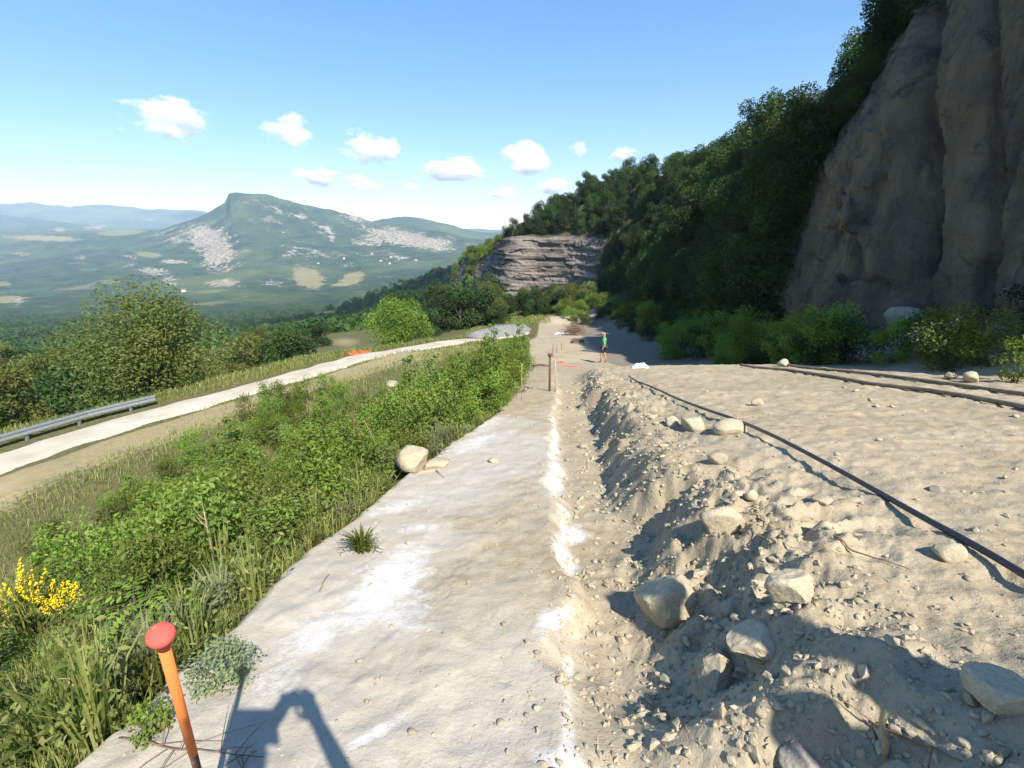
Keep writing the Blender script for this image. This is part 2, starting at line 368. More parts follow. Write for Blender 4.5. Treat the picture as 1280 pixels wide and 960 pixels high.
def build_ground():
    az = np.concatenate([np.arange(-180, -57, 3.0), np.arange(-57, 57.01, 0.19), np.arange(60, 181, 3.0)])
    rr = np.concatenate([[0.02, 0.2, 0.4], np.geomspace(0.6, 115, 640)])
    A, Rr = np.meshgrid(np.radians(az), rr)
    X, Y = Rr * np.sin(A), Rr * np.cos(A)
    Z = G(X, Y)
    n, m_ = X.shape
    idx = np.arange(n * m_).reshape(n, m_)
    Fq = np.stack([idx[:-1, :-1], idx[:-1, 1:], idx[1:, 1:], idx[1:, :-1]], -1).reshape(-1, 4)
    xe, xw, xl = xedge(Y), xwall(Y), xline(Y)
    u = xe + 0.16 * vnoise(Y * 1.1, Y * 0 + 0.5, 0.0, 2) - X
    veg = S((u - 0.15 + 0.2 * fbm(X * 2, Y * 2, 0.0, 3, 71)) / 0.35)
    rise = S((X - xw + 0.2) / 0.3)
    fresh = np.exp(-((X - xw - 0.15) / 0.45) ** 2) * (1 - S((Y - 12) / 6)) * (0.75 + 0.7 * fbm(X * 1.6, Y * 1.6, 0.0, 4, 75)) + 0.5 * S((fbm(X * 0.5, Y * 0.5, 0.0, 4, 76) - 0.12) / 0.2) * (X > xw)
    slab = (1 - rise) * (1 - S((X - xl - 0.05) / 0.3) * 0.75) * (1 - S((Y - 5) / 9) * 0.85) * (0.85 + 0.6 * fbm(X * 0.8, Y * 0.5, 0.0, 3, 73)) * (1 - 0.42 * S((X - xe - 0.75 + 0.5 * fbm(X, Y, 0.0, 3, 74)) / 0.45))
    w = 0.065 + 0.06 * vnoise(Y * 2.3, Y * 0, 0.0, 81)
    brk = S((vnoise(Y * 1.5, Y * 0 + 4, 0.0, 82) + 0.25) / 0.6) * (0.65 + 0.35 * vnoise(Y * 6, X * 6, 0.0, 83))
    lime = np.exp(-((X - xl - 0.06) / np.clip(w, 0.03, 1)) ** 2) * brk * (1 - S((Y - 10) / 8)) * 0.95
    PX, PY, D = proj(X, Y, Z)
    for cx, cy, rx, ry, ang, a in [(480, 735, 75, 34, -42, .95), (400, 790, 80, 24, -32, .62), (345, 850, 60, 20, -35, .5), (505, 765, 45, 30, -20, .7), (240, 760, 34, 10, -28, .55),
                              (470, 915, 60, 9, -28, .75), (500, 520 + 112, 55, 8, -14, .7), (590, 555, 45, 9, -18, .75), (610, 530, 30, 8, -25, .6), (150, 900, 45, 12, -35, .7), (545, 575, 30, 8, -20, .6),
                              (715, 668, 20, 13, 10, 1.0), (690, 775, 22, 14, -25, 1.0), (692, 600, 14, 26, 0, .7), (680, 945, 22, 14, 0, .75), (520, 660, 60, 8, -10, .5), (195, 860, 26, 12, -40, .6)]:
        c_, s_ = math.cos(R(ang)), math.sin(R(ang))
        a1 = ((PX - cx) * c_ + (PY - cy) * s_) / rx; a2 = (-(PX - cx) * s_ + (PY - cy) * c_) / ry
        lime = np.maximum(lime, a * np.exp(-(a1 ** 2 + a2 ** 2)) * (D > 0.3))
    dist_road = X - xroad(Y)
    track = np.exp(-((dist_road - 4.2 - 0.5 * fbm(Y * 0.2, X * 0, 0.0, 2, 91)) / 1.5) ** 2) * (Y < 42) * (u > 3)
    dry = np.clip(track * 1.0 + 0.30 * (dist_road < 8) * (dist_road > 0) * (u > 2), 0, 1) * 0.9 + 0.6 * np.exp(-((PX - 432) / 30) ** 2 - ((PY - 428) / 10) ** 2) * (u > 3) + 0.2 * S((Y - 22) / 12) * (u > 0.2) * (u < 8)
    soil_track = np.exp(-((dist_road - 4.2) / 0.9) ** 2) * (Y < 40) * (u > 3)
    veg = veg * (1 - 0.85 * soil_track)
    dry = dry * (1 - 0.8 * soil_track * S((22 - Y) / 12))
    grassy = S((Y - 66) / 8) * S((5.0 - X) / 3) + 0.9 * S((Y - 40) / 10) * S((0.062 * Y - X) / 1.2) * (u < 0.5) + S((Y - 80) / 8)
    veg = np.clip(veg + grassy, 0, 1)
    shade_tint = S((Y - 17) / 4) * S((X - 3.2 - 0.05 * Y) / 2.0) * (1 - S((Y - 66) / 8)) + S((X - 10) / 2.5) * (Y < 25)  # mask of the shaded flat and cliff foot, to deepen their shade by colour
    V = np.stack([X, Y, Z], -1).reshape(-1, 3)
    o = mesh_obj('ground', V, Fq, M['ground'], attrs={'veg': veg.ravel(), 'slab': slab.ravel(), 'lime': lime.ravel(), 'dry': dry.ravel(), 'fresh': np.clip(fresh, 0, 1).ravel(), 'shade_tint': np.clip(shade_tint, 0, 1).ravel()})
    return tag(o, kind='structure')
build_ground()

# pale gravel road
def build_road():
    m, nt = new_mat('pale gravel road'); co = N(nt, 'ShaderNodeTexCoord').outputs['Object']
    n1, n2 = noise(nt, co, 0.8, 5), noise(nt, co, 14, 5)
    c = mixc(nt, ramp(nt, n1, [(0.35, 0.0), (0.65, 1.0)]), (0.40, 0.355, 0.275), (0.50, 0.46, 0.385))
    c = mixc(nt, math_(nt, 'MULTIPLY', ramp(nt, n2, [(0.5, 0.0), (0.75, 1.0)]), 0.4), c, (0.36, 0.32, 0.25))
    finish(nt, c, 0.95, bump(nt, n2, 0.4, 0.03), 0.1)
    ys = np.linspace(-20, 66, 260); xs = xroad(ys)
    t = np.stack([np.gradient(xs), np.gradient(ys)], -1); t /= np.linalg.norm(t, axis=1)[:, None]
    nrm = np.stack([t[:, 1], -t[:, 0]], -1)
    V, Fs, W = [], [], np.linspace(-1, 1, 9)
    for i in range(len(ys)):
        for w in W:
            ww = w * (1.2 + 0.25 * float(vnoise(ys[i] * 0.9, w * 2, 0.0, 101)))
            x, y = xs[i] + nrm[i, 0] * ww, ys[i] + nrm[i, 1] * ww
            zz = min(-8.5, float(zc(y)) - 0.24) + 0.05 * (1 - w * w) - 0.10 * (abs(w) == 1)
            V.append((x, y, zz))
    k = len(W)
    for i in range(len(ys) - 1):
        for j in range(k - 1):
            Fs.append((i * k + j, i * k + j + 1, (i + 1) * k + j + 1, (i + 1) * k + j))
    tag(mesh_obj('road', V, Fs, m), kind='structure')
build_road()

# ------------------------------------------------------------------ far country
E_ = lambda py: (((480 - py) / F) * CP - SP) / (CP + ((480 - py) / F) * SP)
FAR_PX = [-900, -300, -100, 0, 50, 100, 150, 200, 260, 280, 290, 297, 305, 318, 330, 345, 360, 390, 420, 450, 480, 510, 560, 600, 640, 720, 900, 1400, 2200]
_rows = {
 45:   {-900: 560, 0: 545, 200: 520, 300: 500, 420: 462, 560: 445, 640: 440, 900: 440, 2200: 440},
 60:   {-900: 540, 0: 520, 200: 500, 300: 482, 420: 450, 560: 432, 640: 425, 900: 430, 2200: 430},
 100:  {-900: 490, 0: 485, 200: 475, 300: 455, 420: 434, 560: 412, 640: 405, 900: 410, 2200: 410},
 180:  {-900: 465, 0: 460, 200: 450, 300: 432, 420: 418, 560: 392, 640: 385, 900: 385, 2200: 385},
 350:  {-900: 430, 0: 430, 200: 425, 300: 416, 420: 405, 480: 392, 560: 375, 640: 370, 900: 370, 2200: 370},
 600:  {-900: 412, 0: 412, 200: 408, 300: 404, 360: 398, 420: 383, 480: 360, 560: 332, 600: 318, 640: 310, 900: 310, 2200: 330},
 850:  {-900: 400, 0: 400, 200: 396, 300: 396, 360: 396, 420: 394, 480: 385, 560: 370, 640: 350, 900: 340, 2200: 340},
 1300: {-900: 385, 0: 385, 200: 380, 300: 382, 420: 378, 560: 374, 640: 370, 2200: 360},
 1900: {-900: 365, 0: 365, 100: 362, 200: 362, 305: 358, 420: 360, 480: 358, 560: 350, 640: 345, 2200: 345},
 2500: {-900: 342, 0: 342, 100: 338, 200: 340, 260: 338, 305: 332, 360: 332, 420: 338, 480: 336, 560: 330, 640: 328, 2200: 330},
 3000: {-900: 320, 0: 322, 100: 318, 200: 312, 260: 305, 305: 292, 360: 300, 420: 312, 480: 312, 560: 318, 640: 318, 2200: 320},
 3400: {-900: 308, 0: 308, 100: 303, 200: 298, 260: 280, 290: 266, 297: 252, 305: 249, 330: 251, 360: 266, 420: 284, 450: 292, 480: 293, 560: 297, 600: 304, 640: 310, 2200: 310},
 3650: {-900: 300, 0: 301, 100: 297, 200: 291, 260: 267, 290: 253, 297: 240, 305: 238, 330: 239, 345: 241, 360: 245, 390: 253, 420: 261, 450: 270, 480: 282, 510: 286, 560: 293, 600: 301, 640: 308, 2200: 310},
 3900: {-900: 296, 0: 297, 100: 292, 200: 288, 260: 270, 290: 258, 305: 246, 330: 249, 360: 255, 420: 270, 450: 279, 480: 289, 560: 298, 640: 306, 2200: 310},
 4600: {-900: 290, 0: 294, 100: 290, 200: 290, 260: 285, 305: 275, 420: 284, 450: 283, 480: 274, 510: 270, 560: 280, 600: 291, 640: 297, 2200: 305},
 5200: {-900: 286, 0: 291, 100: 288, 200: 289, 305: 290, 480: 284, 510: 280, 560: 287, 600: 293, 640: 296, 2200: 300},
 6600: {-900: 262, -100: 262, 0: 266, 50: 272, 100: 280, 150: 286, 200: 288, 2200: 298},
 7600: {-900: 268, 0: 272, 100: 283, 200: 284, 640: 294, 2200: 296},
 9000: {-900: 258, 0: 257, 50: 252, 100: 258, 150: 255, 200: 260, 260: 264, 305: 275, 420: 284, 560: 286, 640: 287, 2200: 290},
 10400: {-900: 275, 0: 268, 200: 272, 305: 282, 640: 292, 2200: 296},
}
def build_far():
    m, nt = new_mat('wooded country'); co = N(nt, 'ShaderNodeTexCoord').outputs['Object']
    n0 = noise(nt, co, 0.0016, 5, 0.6); n1 = noise(nt, co, 0.012, 6, 0.65); n2 = noise(nt, co, 0.06, 5, 0.7)
    vor = N(nt, 'ShaderNodeTexVoronoi'); vor.inputs['Scale'].default_value = 0.10; L(nt, co, vor.inputs['Vector'])
    wood = mixc(nt, ramp(nt, n1, [(0.35, 0.0), (0.65, 1.0)]), (0.018, 0.035, 0.012), (0.056, 0.090, 0.028))
    wood = mixc(nt, math_(nt, 'MULTIPLY', ramp(nt, n2, [(0.45, 0.0), (0.7, 1.0)]), 0.55), wood, (0.075, 0.095, 0.034))
    wood = mixc(nt, math_(nt, 'MULTIPLY', ramp(nt, n0, [(0.50, 0.0), (0.60, 1.0)]), 0.6), wood, (0.11, 0.145, 0.05))
    wood = mixc(nt, ramp(nt, noise(nt, co, 0.004, 5, 0.62), [(0.62, 0.0), (0.66, 0.7)]), wood, (0.19, 0.185, 0.10))
    j = lambda a, w=0.9: math_(nt, 'ADD', a, math_(nt, 'MULTIPLY', math_(nt, 'SUBTRACT', math_(nt, 'ADD', math_(nt, 'MULTIPLY', n1, 0.5), math_(nt, 'MULTIPLY', n2, 0.5)), 0.5), w))
    fld = mixc(nt, n1, (0.19, 0.175, 0.08), (0.27, 0.24, 0.125))
    c = mixc(nt, ramp(nt, j(attr(nt, 'field'), 2.2), [(0.45, 0.0), (0.55, 1.0)]), wood, fld)
    c = mixc(nt, ramp(nt, j(attr(nt, 'meadow'), 0.6), [(0.44, 0.0), (0.56, 1.0)]), c, mixc(nt, n2, (0.13, 0.16, 0.045), (0.20, 0.21, 0.075)))
    scar = mixc(nt, ramp(nt, n2, [(0.35, 0.0), (0.7, 1.0)]), (0.12, 0.11, 0.08), (0.46, 0.40, 0.32))
    c = mixc(nt, ramp(nt, j(attr(nt, 'scar'), 3.6), [(0.45, 0.0), (0.60, 1.0)]), c, scar)
    h = math_(nt, 'ADD', vor.outputs['Distance'], n2)
    finish(nt, c, 1.0, bump(nt, h, 0.9, 6.0), 0.0)
    ys = np.array(sorted(_rows)); px = np.array(FAR_PX, float)
    Q = (px - 640) / F / 1.03
    Ztab = np.array([[0.0] * len(px)] * len(ys))
    for i, y in enumerate(ys):
        d = _rows[y]; ks = sorted(d)
        Ztab[i] = [E_(v) * y for v in np.interp(px, ks, [d[k_] for k_ in ks])]
    yy = np.geomspace(45, 10400, 520); qq = np.concatenate([np.linspace(Q[0], -1.15, 30)[:-1], np.linspace(-1.15, 0.25, 760), np.linspace(0.25, Q[-1], 60)[1:]])
    Z1 = np.array([np.interp(qq, Q, Ztab[i]) for i in range(len(ys))])          # rows x qq
    # smooth along q a little
    kk = np.exp(-np.linspace(-2, 2, 5) ** 2); kk /= kk.sum()
    Z1 = np.array([np.convolve(np.pad(r_, 2, mode='edge'), kk, 'valid') for r_ in Z1])
    ly = np.log(ys)
    Zf = np.empty((len(yy), len(qq)))
    for j_ in range(len(qq)): Zf[:, j_] = np.interp(np.log(yy), ly, Z1[:, j_])
    X = yy[:, None] * qq[None, :]; Y = np.repeat(yy[:, None], len(qq), 1)
    amp = np.interp(Y, [45, 120, 600, 3000, 10400], [0.3, 1.2, 5, 19, 42])
    gul = np.interp(Y, [900, 2200, 4600, 10400], [0, 20, 26, 30]) * (ridged(X * 0.0042, Y * 0.0030, 4, 151) - 0.66)
    sc = np.interp(Y, [45, 600, 3000, 10400], [0.02, 0.006, 0.0022, 0.0009])
    nz = fbm(X * 0.0022, Y * 0.0022, 0.0, 6, 131, 0.52)
    Zf = Zf - gul + amp * (nz + 0.6 * (fbm(X * 0.012, Y * 0.012, 0.0, 4, 141)) * np.interp(Y, [45, 900, 10400], [1, 0.7, 0.12]))
    # keep it below the near ground where the two overlap
    Zf = Zf - 1.5 * (Y < 115) 
    PX, PY, _ = proj(X, Y, Zf)
    def blob(lst):
        a = np.zeros_like(X)
        for cx, cy, rx, ry, ang, v in lst:
            c_, s_ = math.cos(R(ang)), math.sin(R(ang))
            a1 = ((PX - cx) * c_ + (PY - cy) * s_) / rx; a2 = (-(PX - cx) * s_ + (PY - cy) * c_) / ry
            a = np.maximum(a, v * np.exp(-(a1 ** 2 + a2 ** 2) * 0.8))
        return a * (Y > 140)
    far = Y > 1200
    scar = blob([(258, 298, 30, 15, 12, .95), (272, 318, 20, 20, 30, 1.0), (225, 300, 25, 7, 15, .55), (510, 299, 52, 9, 12, 1.0), (540, 304, 24, 9, 10, .9), (470, 297, 18, 8, 0, .7), (408, 288, 12, 5, 10, .8), (415, 297, 4, 7, 10, .8),
                 (345, 262, 28, 4, 14, .55), (375, 270, 16, 5, 20, .6), (440, 272, 22, 5, 12, .55), (280, 354, 22, 5, 0, .85), (195, 340, 30, 7, 14, .6), (210, 349, 14, 6, 30, .7), (340, 353, 14, 5, 0, .6), (365, 315, 14, 6, -25, .6), (75, 287, 8, 3, 0, .8), (215, 327, 20, 3, 5, .85),
                 (160, 321, 13, 2, 10, .8), (100, 322, 10, 3, 0, .5), (22, 375, 8, 5, 30, .8), (120, 284, 18, 3, 0, .6), (185, 276, 12, 3, 0, .45), (460, 305, 30, 4, 10, .5), (400, 318, 40, 8, 10, .42), (490, 320, 30, 6, 10, .45)]) * far
    field = blob([(385, 347, 21, 14, 20, 1.0), (440, 347, 17, 7, -15, .95), (432, 355, 22, 4, -10, .8), (55, 298, 50, 4, 2, .9), (10, 375, 30, 6, -4, .8), (5, 355, 14, 6, 0, .6), (30, 318, 20, 4, 5, .6), (300, 372, 20, 3, -5, .4)]) * far
    field = np.maximum(field, blob([(405, 393, 22, 3.5, -8, 1.0)]) * (Y < 900))
    meadow = blob([(150, 291, 35, 4, -3, .9), (185, 318, 25, 5, 5, .7), (445, 428, 26, 11, -6, 1.0)] )
    meadow = np.maximum(meadow, np.exp(-((PX - 440) / 26) ** 2 - ((PY - 428) / 12) ** 2) * (Y < 200))
    n, k = X.shape; idx = np.arange(n * k).reshape(n, k)
    Fq = np.stack([idx[:-1, :-1], idx[:-1, 1:], idx[1:, 1:], idx[1:, :-1]], -1).reshape(-1, 4)
    o = mesh_obj('hills', np.stack([X, Y, Zf], -1).reshape(-1, 3), Fq, m, attrs={'scar': scar.ravel(), 'field': field.ravel(), 'meadow': meadow.ravel()})
    tag(o, kind='structure')
    def HF(x, y):
        q = x / y; i = np.interp(np.log(y), np.log(yy), np.arange(len(yy))); j2 = np.interp(q, qq, np.arange(len(qq)))
        i0 = np.clip(np.floor(i).astype(int), 0, n - 2); j0 = np.clip(np.floor(j2).astype(int), 0, k - 2); fi, fj = i - i0, j2 - j0
        return (Zf[i0, j0] * (1 - fi) * (1 - fj) + Zf[i0 + 1, j0] * fi * (1 - fj) + Zf[i0, j0 + 1] * (1 - fi) * fj + Zf[i0 + 1, j0 + 1] * fi * fj)
    return HF
HF = build_far()

# ------------------------------------------------------------------ wooded hillside with its cliffs
ST = [  # foot x, y | shoulder x, y, z | crest x, y, z | back x, y, z | rock share
 (60, -24, 64, -16, 8, 66, -12, 11, 90, 0, 16, 1),
 (34, -9, 37, -5, 9, 39, -1, 13, 80, 8, 19, 1),
 (19, -5, 20.2, -4, 8, 21.0, -3, 16, 70, 16, 22, 1),
 (15.0, 0.0, 15.6, 0.6, 8, 16.2, 1.2, 16, 65, 22, 22, 1),  # cliff end out of view, crest shaped for where its shadow falls
 (14.6, 7, 15.4, 7.6, 7, 16.6, 8.2, 14, 62, 26, 21, 1),
 (14.4, 14, 15.6, 14.6, 6.5, 17.4, 15.4, 13.5, 60, 32, 20, 1),
 (14.1, 20, 15.2, 20.6, 5.5, 17.4, 21.8, 11.5, 58, 38, 19, 1),
 (13.6, 25, 15.0, 26, 3.2, 18.8, 28.5, 9.2, 58, 46, 18, .9),
 (13.3, 32, 16.0, 34, 0.0, 21, 37, 7.6, 58, 56, 17, .6),
 (13.4, 42, 16.8, 45, -0.5, 23, 49, 7.2, 60, 70, 17, .12),
 (14.0, 55, 18.0, 59, -1.0, 25, 66, 7.6, 64, 88, 18, .1),
 (15.0, 72, 19.5, 77, -1.5, 27, 88, 9.2, 70, 112, 20, .1),
 (17.0, 96, 21.5, 101, -1.5, 29, 116, 12.0, 76, 140, 22, .2),
 (14.5, 117, 17, 120, 0.2, 23, 138, 12.6, 80, 170, 24, .9),
 (6.0, 126, 7.5, 128, 0.2, 13.5, 148, 8.0, 80, 200, 22, 1),
 (-2.6, 130, -2.0, 132.5, 0.4, 3.0, 160, -0.8, 80, 240, 18, 1),
 (-12, 152, -8, 160, -5, -1, 178, -1.0, 80, 270, 12, .5),
 (-24, 182, -17, 190, -6, -8, 205, -3.0, 80, 300, 8, .5),
 (-26, 225, -14, 235, -12, 5, 250, -10, 90, 330, -4, .1),
 (-15, 290, 0, 300, -22, 20, 310, -20, 110, 380, -15, .1),
]
def build_hillside():
    A = np.array(ST, float); n = len(A)
    s = np.arange(n)
    ss = np.concatenate([np.linspace(0, 2, 60)[:-1], np.linspace(2, 7.4, 640)[:-1], np.linspace(7.4, 12, 240)[:-1], np.linspace(12, 15.2, 340)[:-1], np.linspace(15.2, n - 1, 120)])
    def cr(v):        # Catmull-Rom along the stations
        i = np.clip(np.floor(ss).astype(int), 0, n - 2); t = ss - i
        p = lambda k: v[np.clip(i + k, 0, n - 1)]
        return 0.5 * ((2 * p(0)) + (-p(-1) + p(1)) * t + (2 * p(-1) - 5 * p(0) + 4 * p(1) - p(2)) * t ** 2 + (-p(-1) + 3 * p(0) - 3 * p(1) + p(2)) * t ** 3)
    c = [cr(A[:, k]) for k in range(A.shape[1])]
    fx, fy = c[0], c[1]
    fz = G(np.clip(fx, -60, 60), np.clip(fy, -60, 118), False)
    fz = np.where(fy > 110, np.interp(fy, [110, 130, 300], [-13.2, -13.5, -34]), fz) - 1.2
    P = [np.stack([fx, fy, fz], -1), np.stack([c[2], c[3], c[4]], -1), np.stack([c[5], c[6], c[7]], -1), np.stack([c[8], c[9], c[10]], -1)]
    rock = np.clip(c[11], 0, 1)
    tv = np.concatenate([np.linspace(0, 1, 130)[:-1], np.linspace(1, 2, 100)[:-1], np.linspace(2, 3, 26)])
    V = np.zeros((len(tv), len(ss), 3))
    for r_, t in enumerate(tv):
        i = min(int(t), 2); f = t - i
        V[r_] = P[i] * (1 - f) + P[i + 1] * f
    # outward direction of the face (horizontal, away from the hill)
    tang = np.gradient(P[0], axis=0)[:, :2]; tang /= np.linalg.norm(tang, axis=1)[:, None] + 1e-9
    out = np.stack([-tang[:, 1], tang[:, 0]], -1)
    al = np.concatenate([[0], np.cumsum(np.linalg.norm(np.diff(P[0], axis=0), axis=1))])
    AL = np.repeat(al[None], len(tv), 0); Z = V[..., 2]
    RK = np.repeat(rock[None], len(tv), 0) * (1 - S((tv[:, None] - 1.75) / 0.3)) ; RK = np.where(np.repeat((fy > 105)[None], len(tv), 0), RK * (1 - S((tv[:, None] - 1.0) / 0.12)), RK)
    near = np.repeat((1 - S((fy - 30) / 10))[None], len(tv), 0)
    # near cliff: buttresses, flutes and a leaning crack
    col = 0.55 * fbm(AL * 0.22, Z * 0.07, 0.0, 3, 201) + 0.28 * (ridged(AL * 0.7 + Z * 0.2, Z * 0.14, 4, 202) - 0.6) + 0.26 * fbm(AL * 0.9, Z * 0.55, 0.0, 5, 203, 0.6) + 0.30 * np.floor(3 * fbm(AL * 0.55 - 0.25 * Z, Z * 0.45, 0.0, 3, 204)) / 3 + 0.16 * (ridged(AL * 2.2 + Z * 0.8, Z * 1.1, 4, 206) - 0.6)
    lean = AL - 0.42 * Z
    wx, wz = AL + 0.5 * fbm(AL * 0.8, Z * 0.8, 0.0, 3, 231), Z + 0.35 * fbm(AL * 0.7, Z * 0.7, 0.0, 3, 232)
    i5 = np.argmin(np.abs(fy - 19.0)); blk = 0.35 + 0.65 * S((AL - al[i5]) / 2.0)
    col = col * 0.62 + blk * (0.42 * cells((wx - 0.42 * wz) * 0.42, wz * 0.55, 241) + 0.20 * cells((wx - 0.3 * wz) * 1.25, wz * 1.5, 242)) + 0.06 * cells(wx * 3.3, wz * 3.6, 243)
    crack = lambda at_, w, d_: -d_ * np.exp(-((lean - at_ - 0.5 * vnoise(Z * 0.5, Z * 0, 0.0, 205)) / w) ** 2)
    i20 = np.argmin(np.abs(fy - 18.7)); i14 = np.argmin(np.abs(fy - 15.2))
    col = col + crack(al[i20], 0.35, 0.9) + 0.55 * S((lean - al[i20]) / 0.5) + crack(al[i14] + 1.2, 0.28, 0.6)
    strata = 0.10 * np.sign(np.sin(Z * 4.5 + 0.5 * fbm(AL * 0.3, Z, 0.0, 2, 211))) 
    far_rock = 0.9 * fbm(AL * 0.15, Z * 0.25, 0.0, 4, 212) + 0.28 * (vnoise(Z * 1.9, AL * 0.06, 0.0, 213)) + 0.2 * fbm(AL * 0.8, Z * 0.8, 0.0, 3, 214) + 0.55 * cells(AL * 0.28 + 0.3 * fbm(AL * 0.5, Z * 0.5, 0.0, 2, 244), Z * 0.9, 245)
    soil = 0.7 * fbm(AL * 0.15, Z * 0.2, 0.0, 4, 221)
    disp = RK * (near * col + (1 - near) * far_rock) + (1 - RK) * soil
    V[..., 0] += disp * out[None, :, 0]; V[..., 1] += disp * out[None, :, 1]
    V[..., 2] += (1 - RK) * 0.4 * fbm(AL * 0.2, tv[:, None] * 3, 0.0, 3, 222)
    m, nt = new_mat('cliff rock and hillside soil'); co = N(nt, 'ShaderNodeTexCoord').outputs['Object']
    mp = N(nt, 'ShaderNodeMapping'); mp.inputs['Scale'].default_value = (1, 1, 0.12); L(nt, co, mp.inputs[0])
    mp2 = N(nt, 'ShaderNodeMapping'); mp2.inputs['Scale'].default_value = (0.12, 0.12, 1.6); L(nt, co, mp2.inputs[0])
    a, b, d = noise(nt, mp.outputs[0], 0.55, 5, 0.6), noise(nt, co, 1.1, 6, 0.65), noise(nt, mp2.outputs[0], 0.9, 4, 0.6)
    fine = noise(nt, co, 9, 5, 0.65)
    r1 = mixc(nt, ramp(nt, a, [(0.38, 0.0), (0.62, 1.0)]), (0.090, 0.078, 0.057), (0.200, 0.165, 0.106))
    r1 = mixc(nt, math_(nt, 'MULTIPLY', ramp(nt, b, [(0.5, 0.0), (0.72, 1.0)]), 0.75), r1, (0.062, 0.058, 0.054))
    r1 = mixc(nt, math_(nt, 'MULTIPLY', ramp(nt, fine, [(0.5, 0.0), (0.75, 1.0)]), 0.4), r1, (0.20, 0.175, 0.13))
    r2 = mixc(nt, ramp(nt, d, [(0.42, 0.0), (0.6, 1.0)]), (0.105, 0.092, 0.082), (0.235, 0.212, 0.185))
    r2 = mixc(nt, math_(nt, 'MULTIPLY', ramp(nt, b, [(0.52, 0.0), (0.7, 1.0)]), 0.5), r2, (0.13, 0.105, 0.075))
    mp3 = N(nt, 'ShaderNodeMapping'); mp3.inputs['Scale'].default_value = (1.6, 1.6, 0.10); L(nt, co, mp3.inputs[0])
    st = noise(nt, mp3.outputs[0], 0.9, 5, 0.65, 0.4)
    r1 = mixc(nt, math_(nt, 'MULTIPLY', ramp(nt, st, [(0.5, 0.0), (0.66, 1.0)]), 0.7), r1, (0.050, 0.047, 0.046))
    r1 = mixc(nt, math_(nt, 'MULTIPLY', ramp(nt, noise(nt, co, 0.33, 4, 0.6), [(0.52, 0.0), (0.62, 1.0)]), 0.55), r1, (0.21, 0.168, 0.105))
    r1 = mixc(nt, ramp(nt, noise(nt, co, 2.6, 6, 0.7, 1.2), [(0.62, 0.0), (0.68, 0.8)]), r1, (0.028, 0.026, 0.024))
    rk = mixc(nt, attr(nt, 'nearface'), r2, r1)
    so = mixc(nt, ramp(nt, b, [(0.35, 0.0), (0.7, 1.0)]), (0.045, 0.055, 0.022), (0.115, 0.105, 0.055))
    mk = math_(nt, 'ADD', attr(nt, 'rock'), math_(nt, 'MULTIPLY', math_(nt, 'SUBTRACT', b, 0.5), 0.8))
    c = mixc(nt, ramp(nt, mk, [(0.45, 0.0), (0.55, 1.0)]), so, rk)
    finish(nt, c, 0.95, bump(nt, math_(nt, 'ADD', b, math_(nt, 'ADD', math_(nt, 'MULTIPLY', fine, 0.3), math_(nt, 'MULTIPLY', d, 0.4))), 1.0, 0.35), 0.08)
    k = len(ss); idx = np.arange(len(tv) * k).reshape(len(tv), k)
    Fq = np.stack([idx[:-1, :-1], idx[1:, :-1], idx[1:, 1:], idx[:-1, 1:]], -1).reshape(-1, 4)
    o = mesh_obj('hillside', V.reshape(-1, 3), Fq, m, attrs={'rock': RK.ravel(), 'nearface': near.ravel()})
    tag(o, kind='structure')
    def point(sy, t):
        """point of the hillside: station coordinate sy (0..n-1), height coordinate t (0..3)"""
        j = int(np.clip(np.searchsorted(ss, sy), 0, len(ss) - 1)); r_ = int(np.argmin(np.abs(tv - t)))
        return V[r_, j], RK[r_, j]
    return point
HILL = build_hillside()

# ------------------------------------------------------------------ foliage
def leaf_cloud(centers, radii, n, size, flat=0.5, droop=0.0, seed=0, shell=0.55, aspect=1.9):
    """small pointed leaf faces through the volume of several lobes"""
    g = np.random.default_rng(seed)
    centers = np.asarray(centers, float); radii = np.asarray(radii, float)
    if radii.ndim == 1: radii = np.repeat(radii[:, None], 3, 1)
    w = np.prod(radii, axis=1) ** (2 / 3); w /= w.sum()
    k = g.choice(len(centers), n, p=w)
    d = g.normal(size=(n, 3)); d /= np.linalg.norm(d, axis=1)[:, None]
    rr = shell + (1 - shell) * g.random(n) ** 0.6; rr = np.where(g.random(n) < 0.25, g.random(n), rr)
    # lumps on each lobe
    lump = 1 + 0.28 * fbm(d[:, 0] * 2.3 + k * 7, d[:, 1] * 2.3, d[:, 2] * 2.3 + 0.01, 2, seed + 3)
    p = centers[k] + d * radii[k] * (rr * lump)[:, None]
    nrm = d * flat + g.normal(size=(n, 3)) * 0.7 + np.array([0, 0, 0.45]); nrm /= np.linalg.norm(nrm, axis=1)[:, None]
    ref = g.normal(size=(n, 3)); a = np.cross(nrm, ref); a /= np.linalg.norm(a, axis=1)[:, None] + 1e-9
    a[:, 2] -= droop; b = np.cross(nrm, a)
    sz = size * (0.6 + 0.8 * g.random(n))[:, None]
    L0 = p - a * sz * 0.5; L2 = p + a * sz * 0.5; L1 = p + b * sz * 0.5 / aspect + nrm * sz * 0.10; L3 = p - b * sz * 0.5 / aspect + nrm * sz * 0.10
    V = np.stack([L0, L1, L2, L3], 1).reshape(-1, 3); Fq = np.arange(n * 4).reshape(n, 4)
    lobe_r = g.random(len(centers))
    rnd = np.clip(0.45 * g.random(n) + 0.55 * lobe_r[k] , 0, 1)
    return V, Fq, np.repeat(rnd, 4)

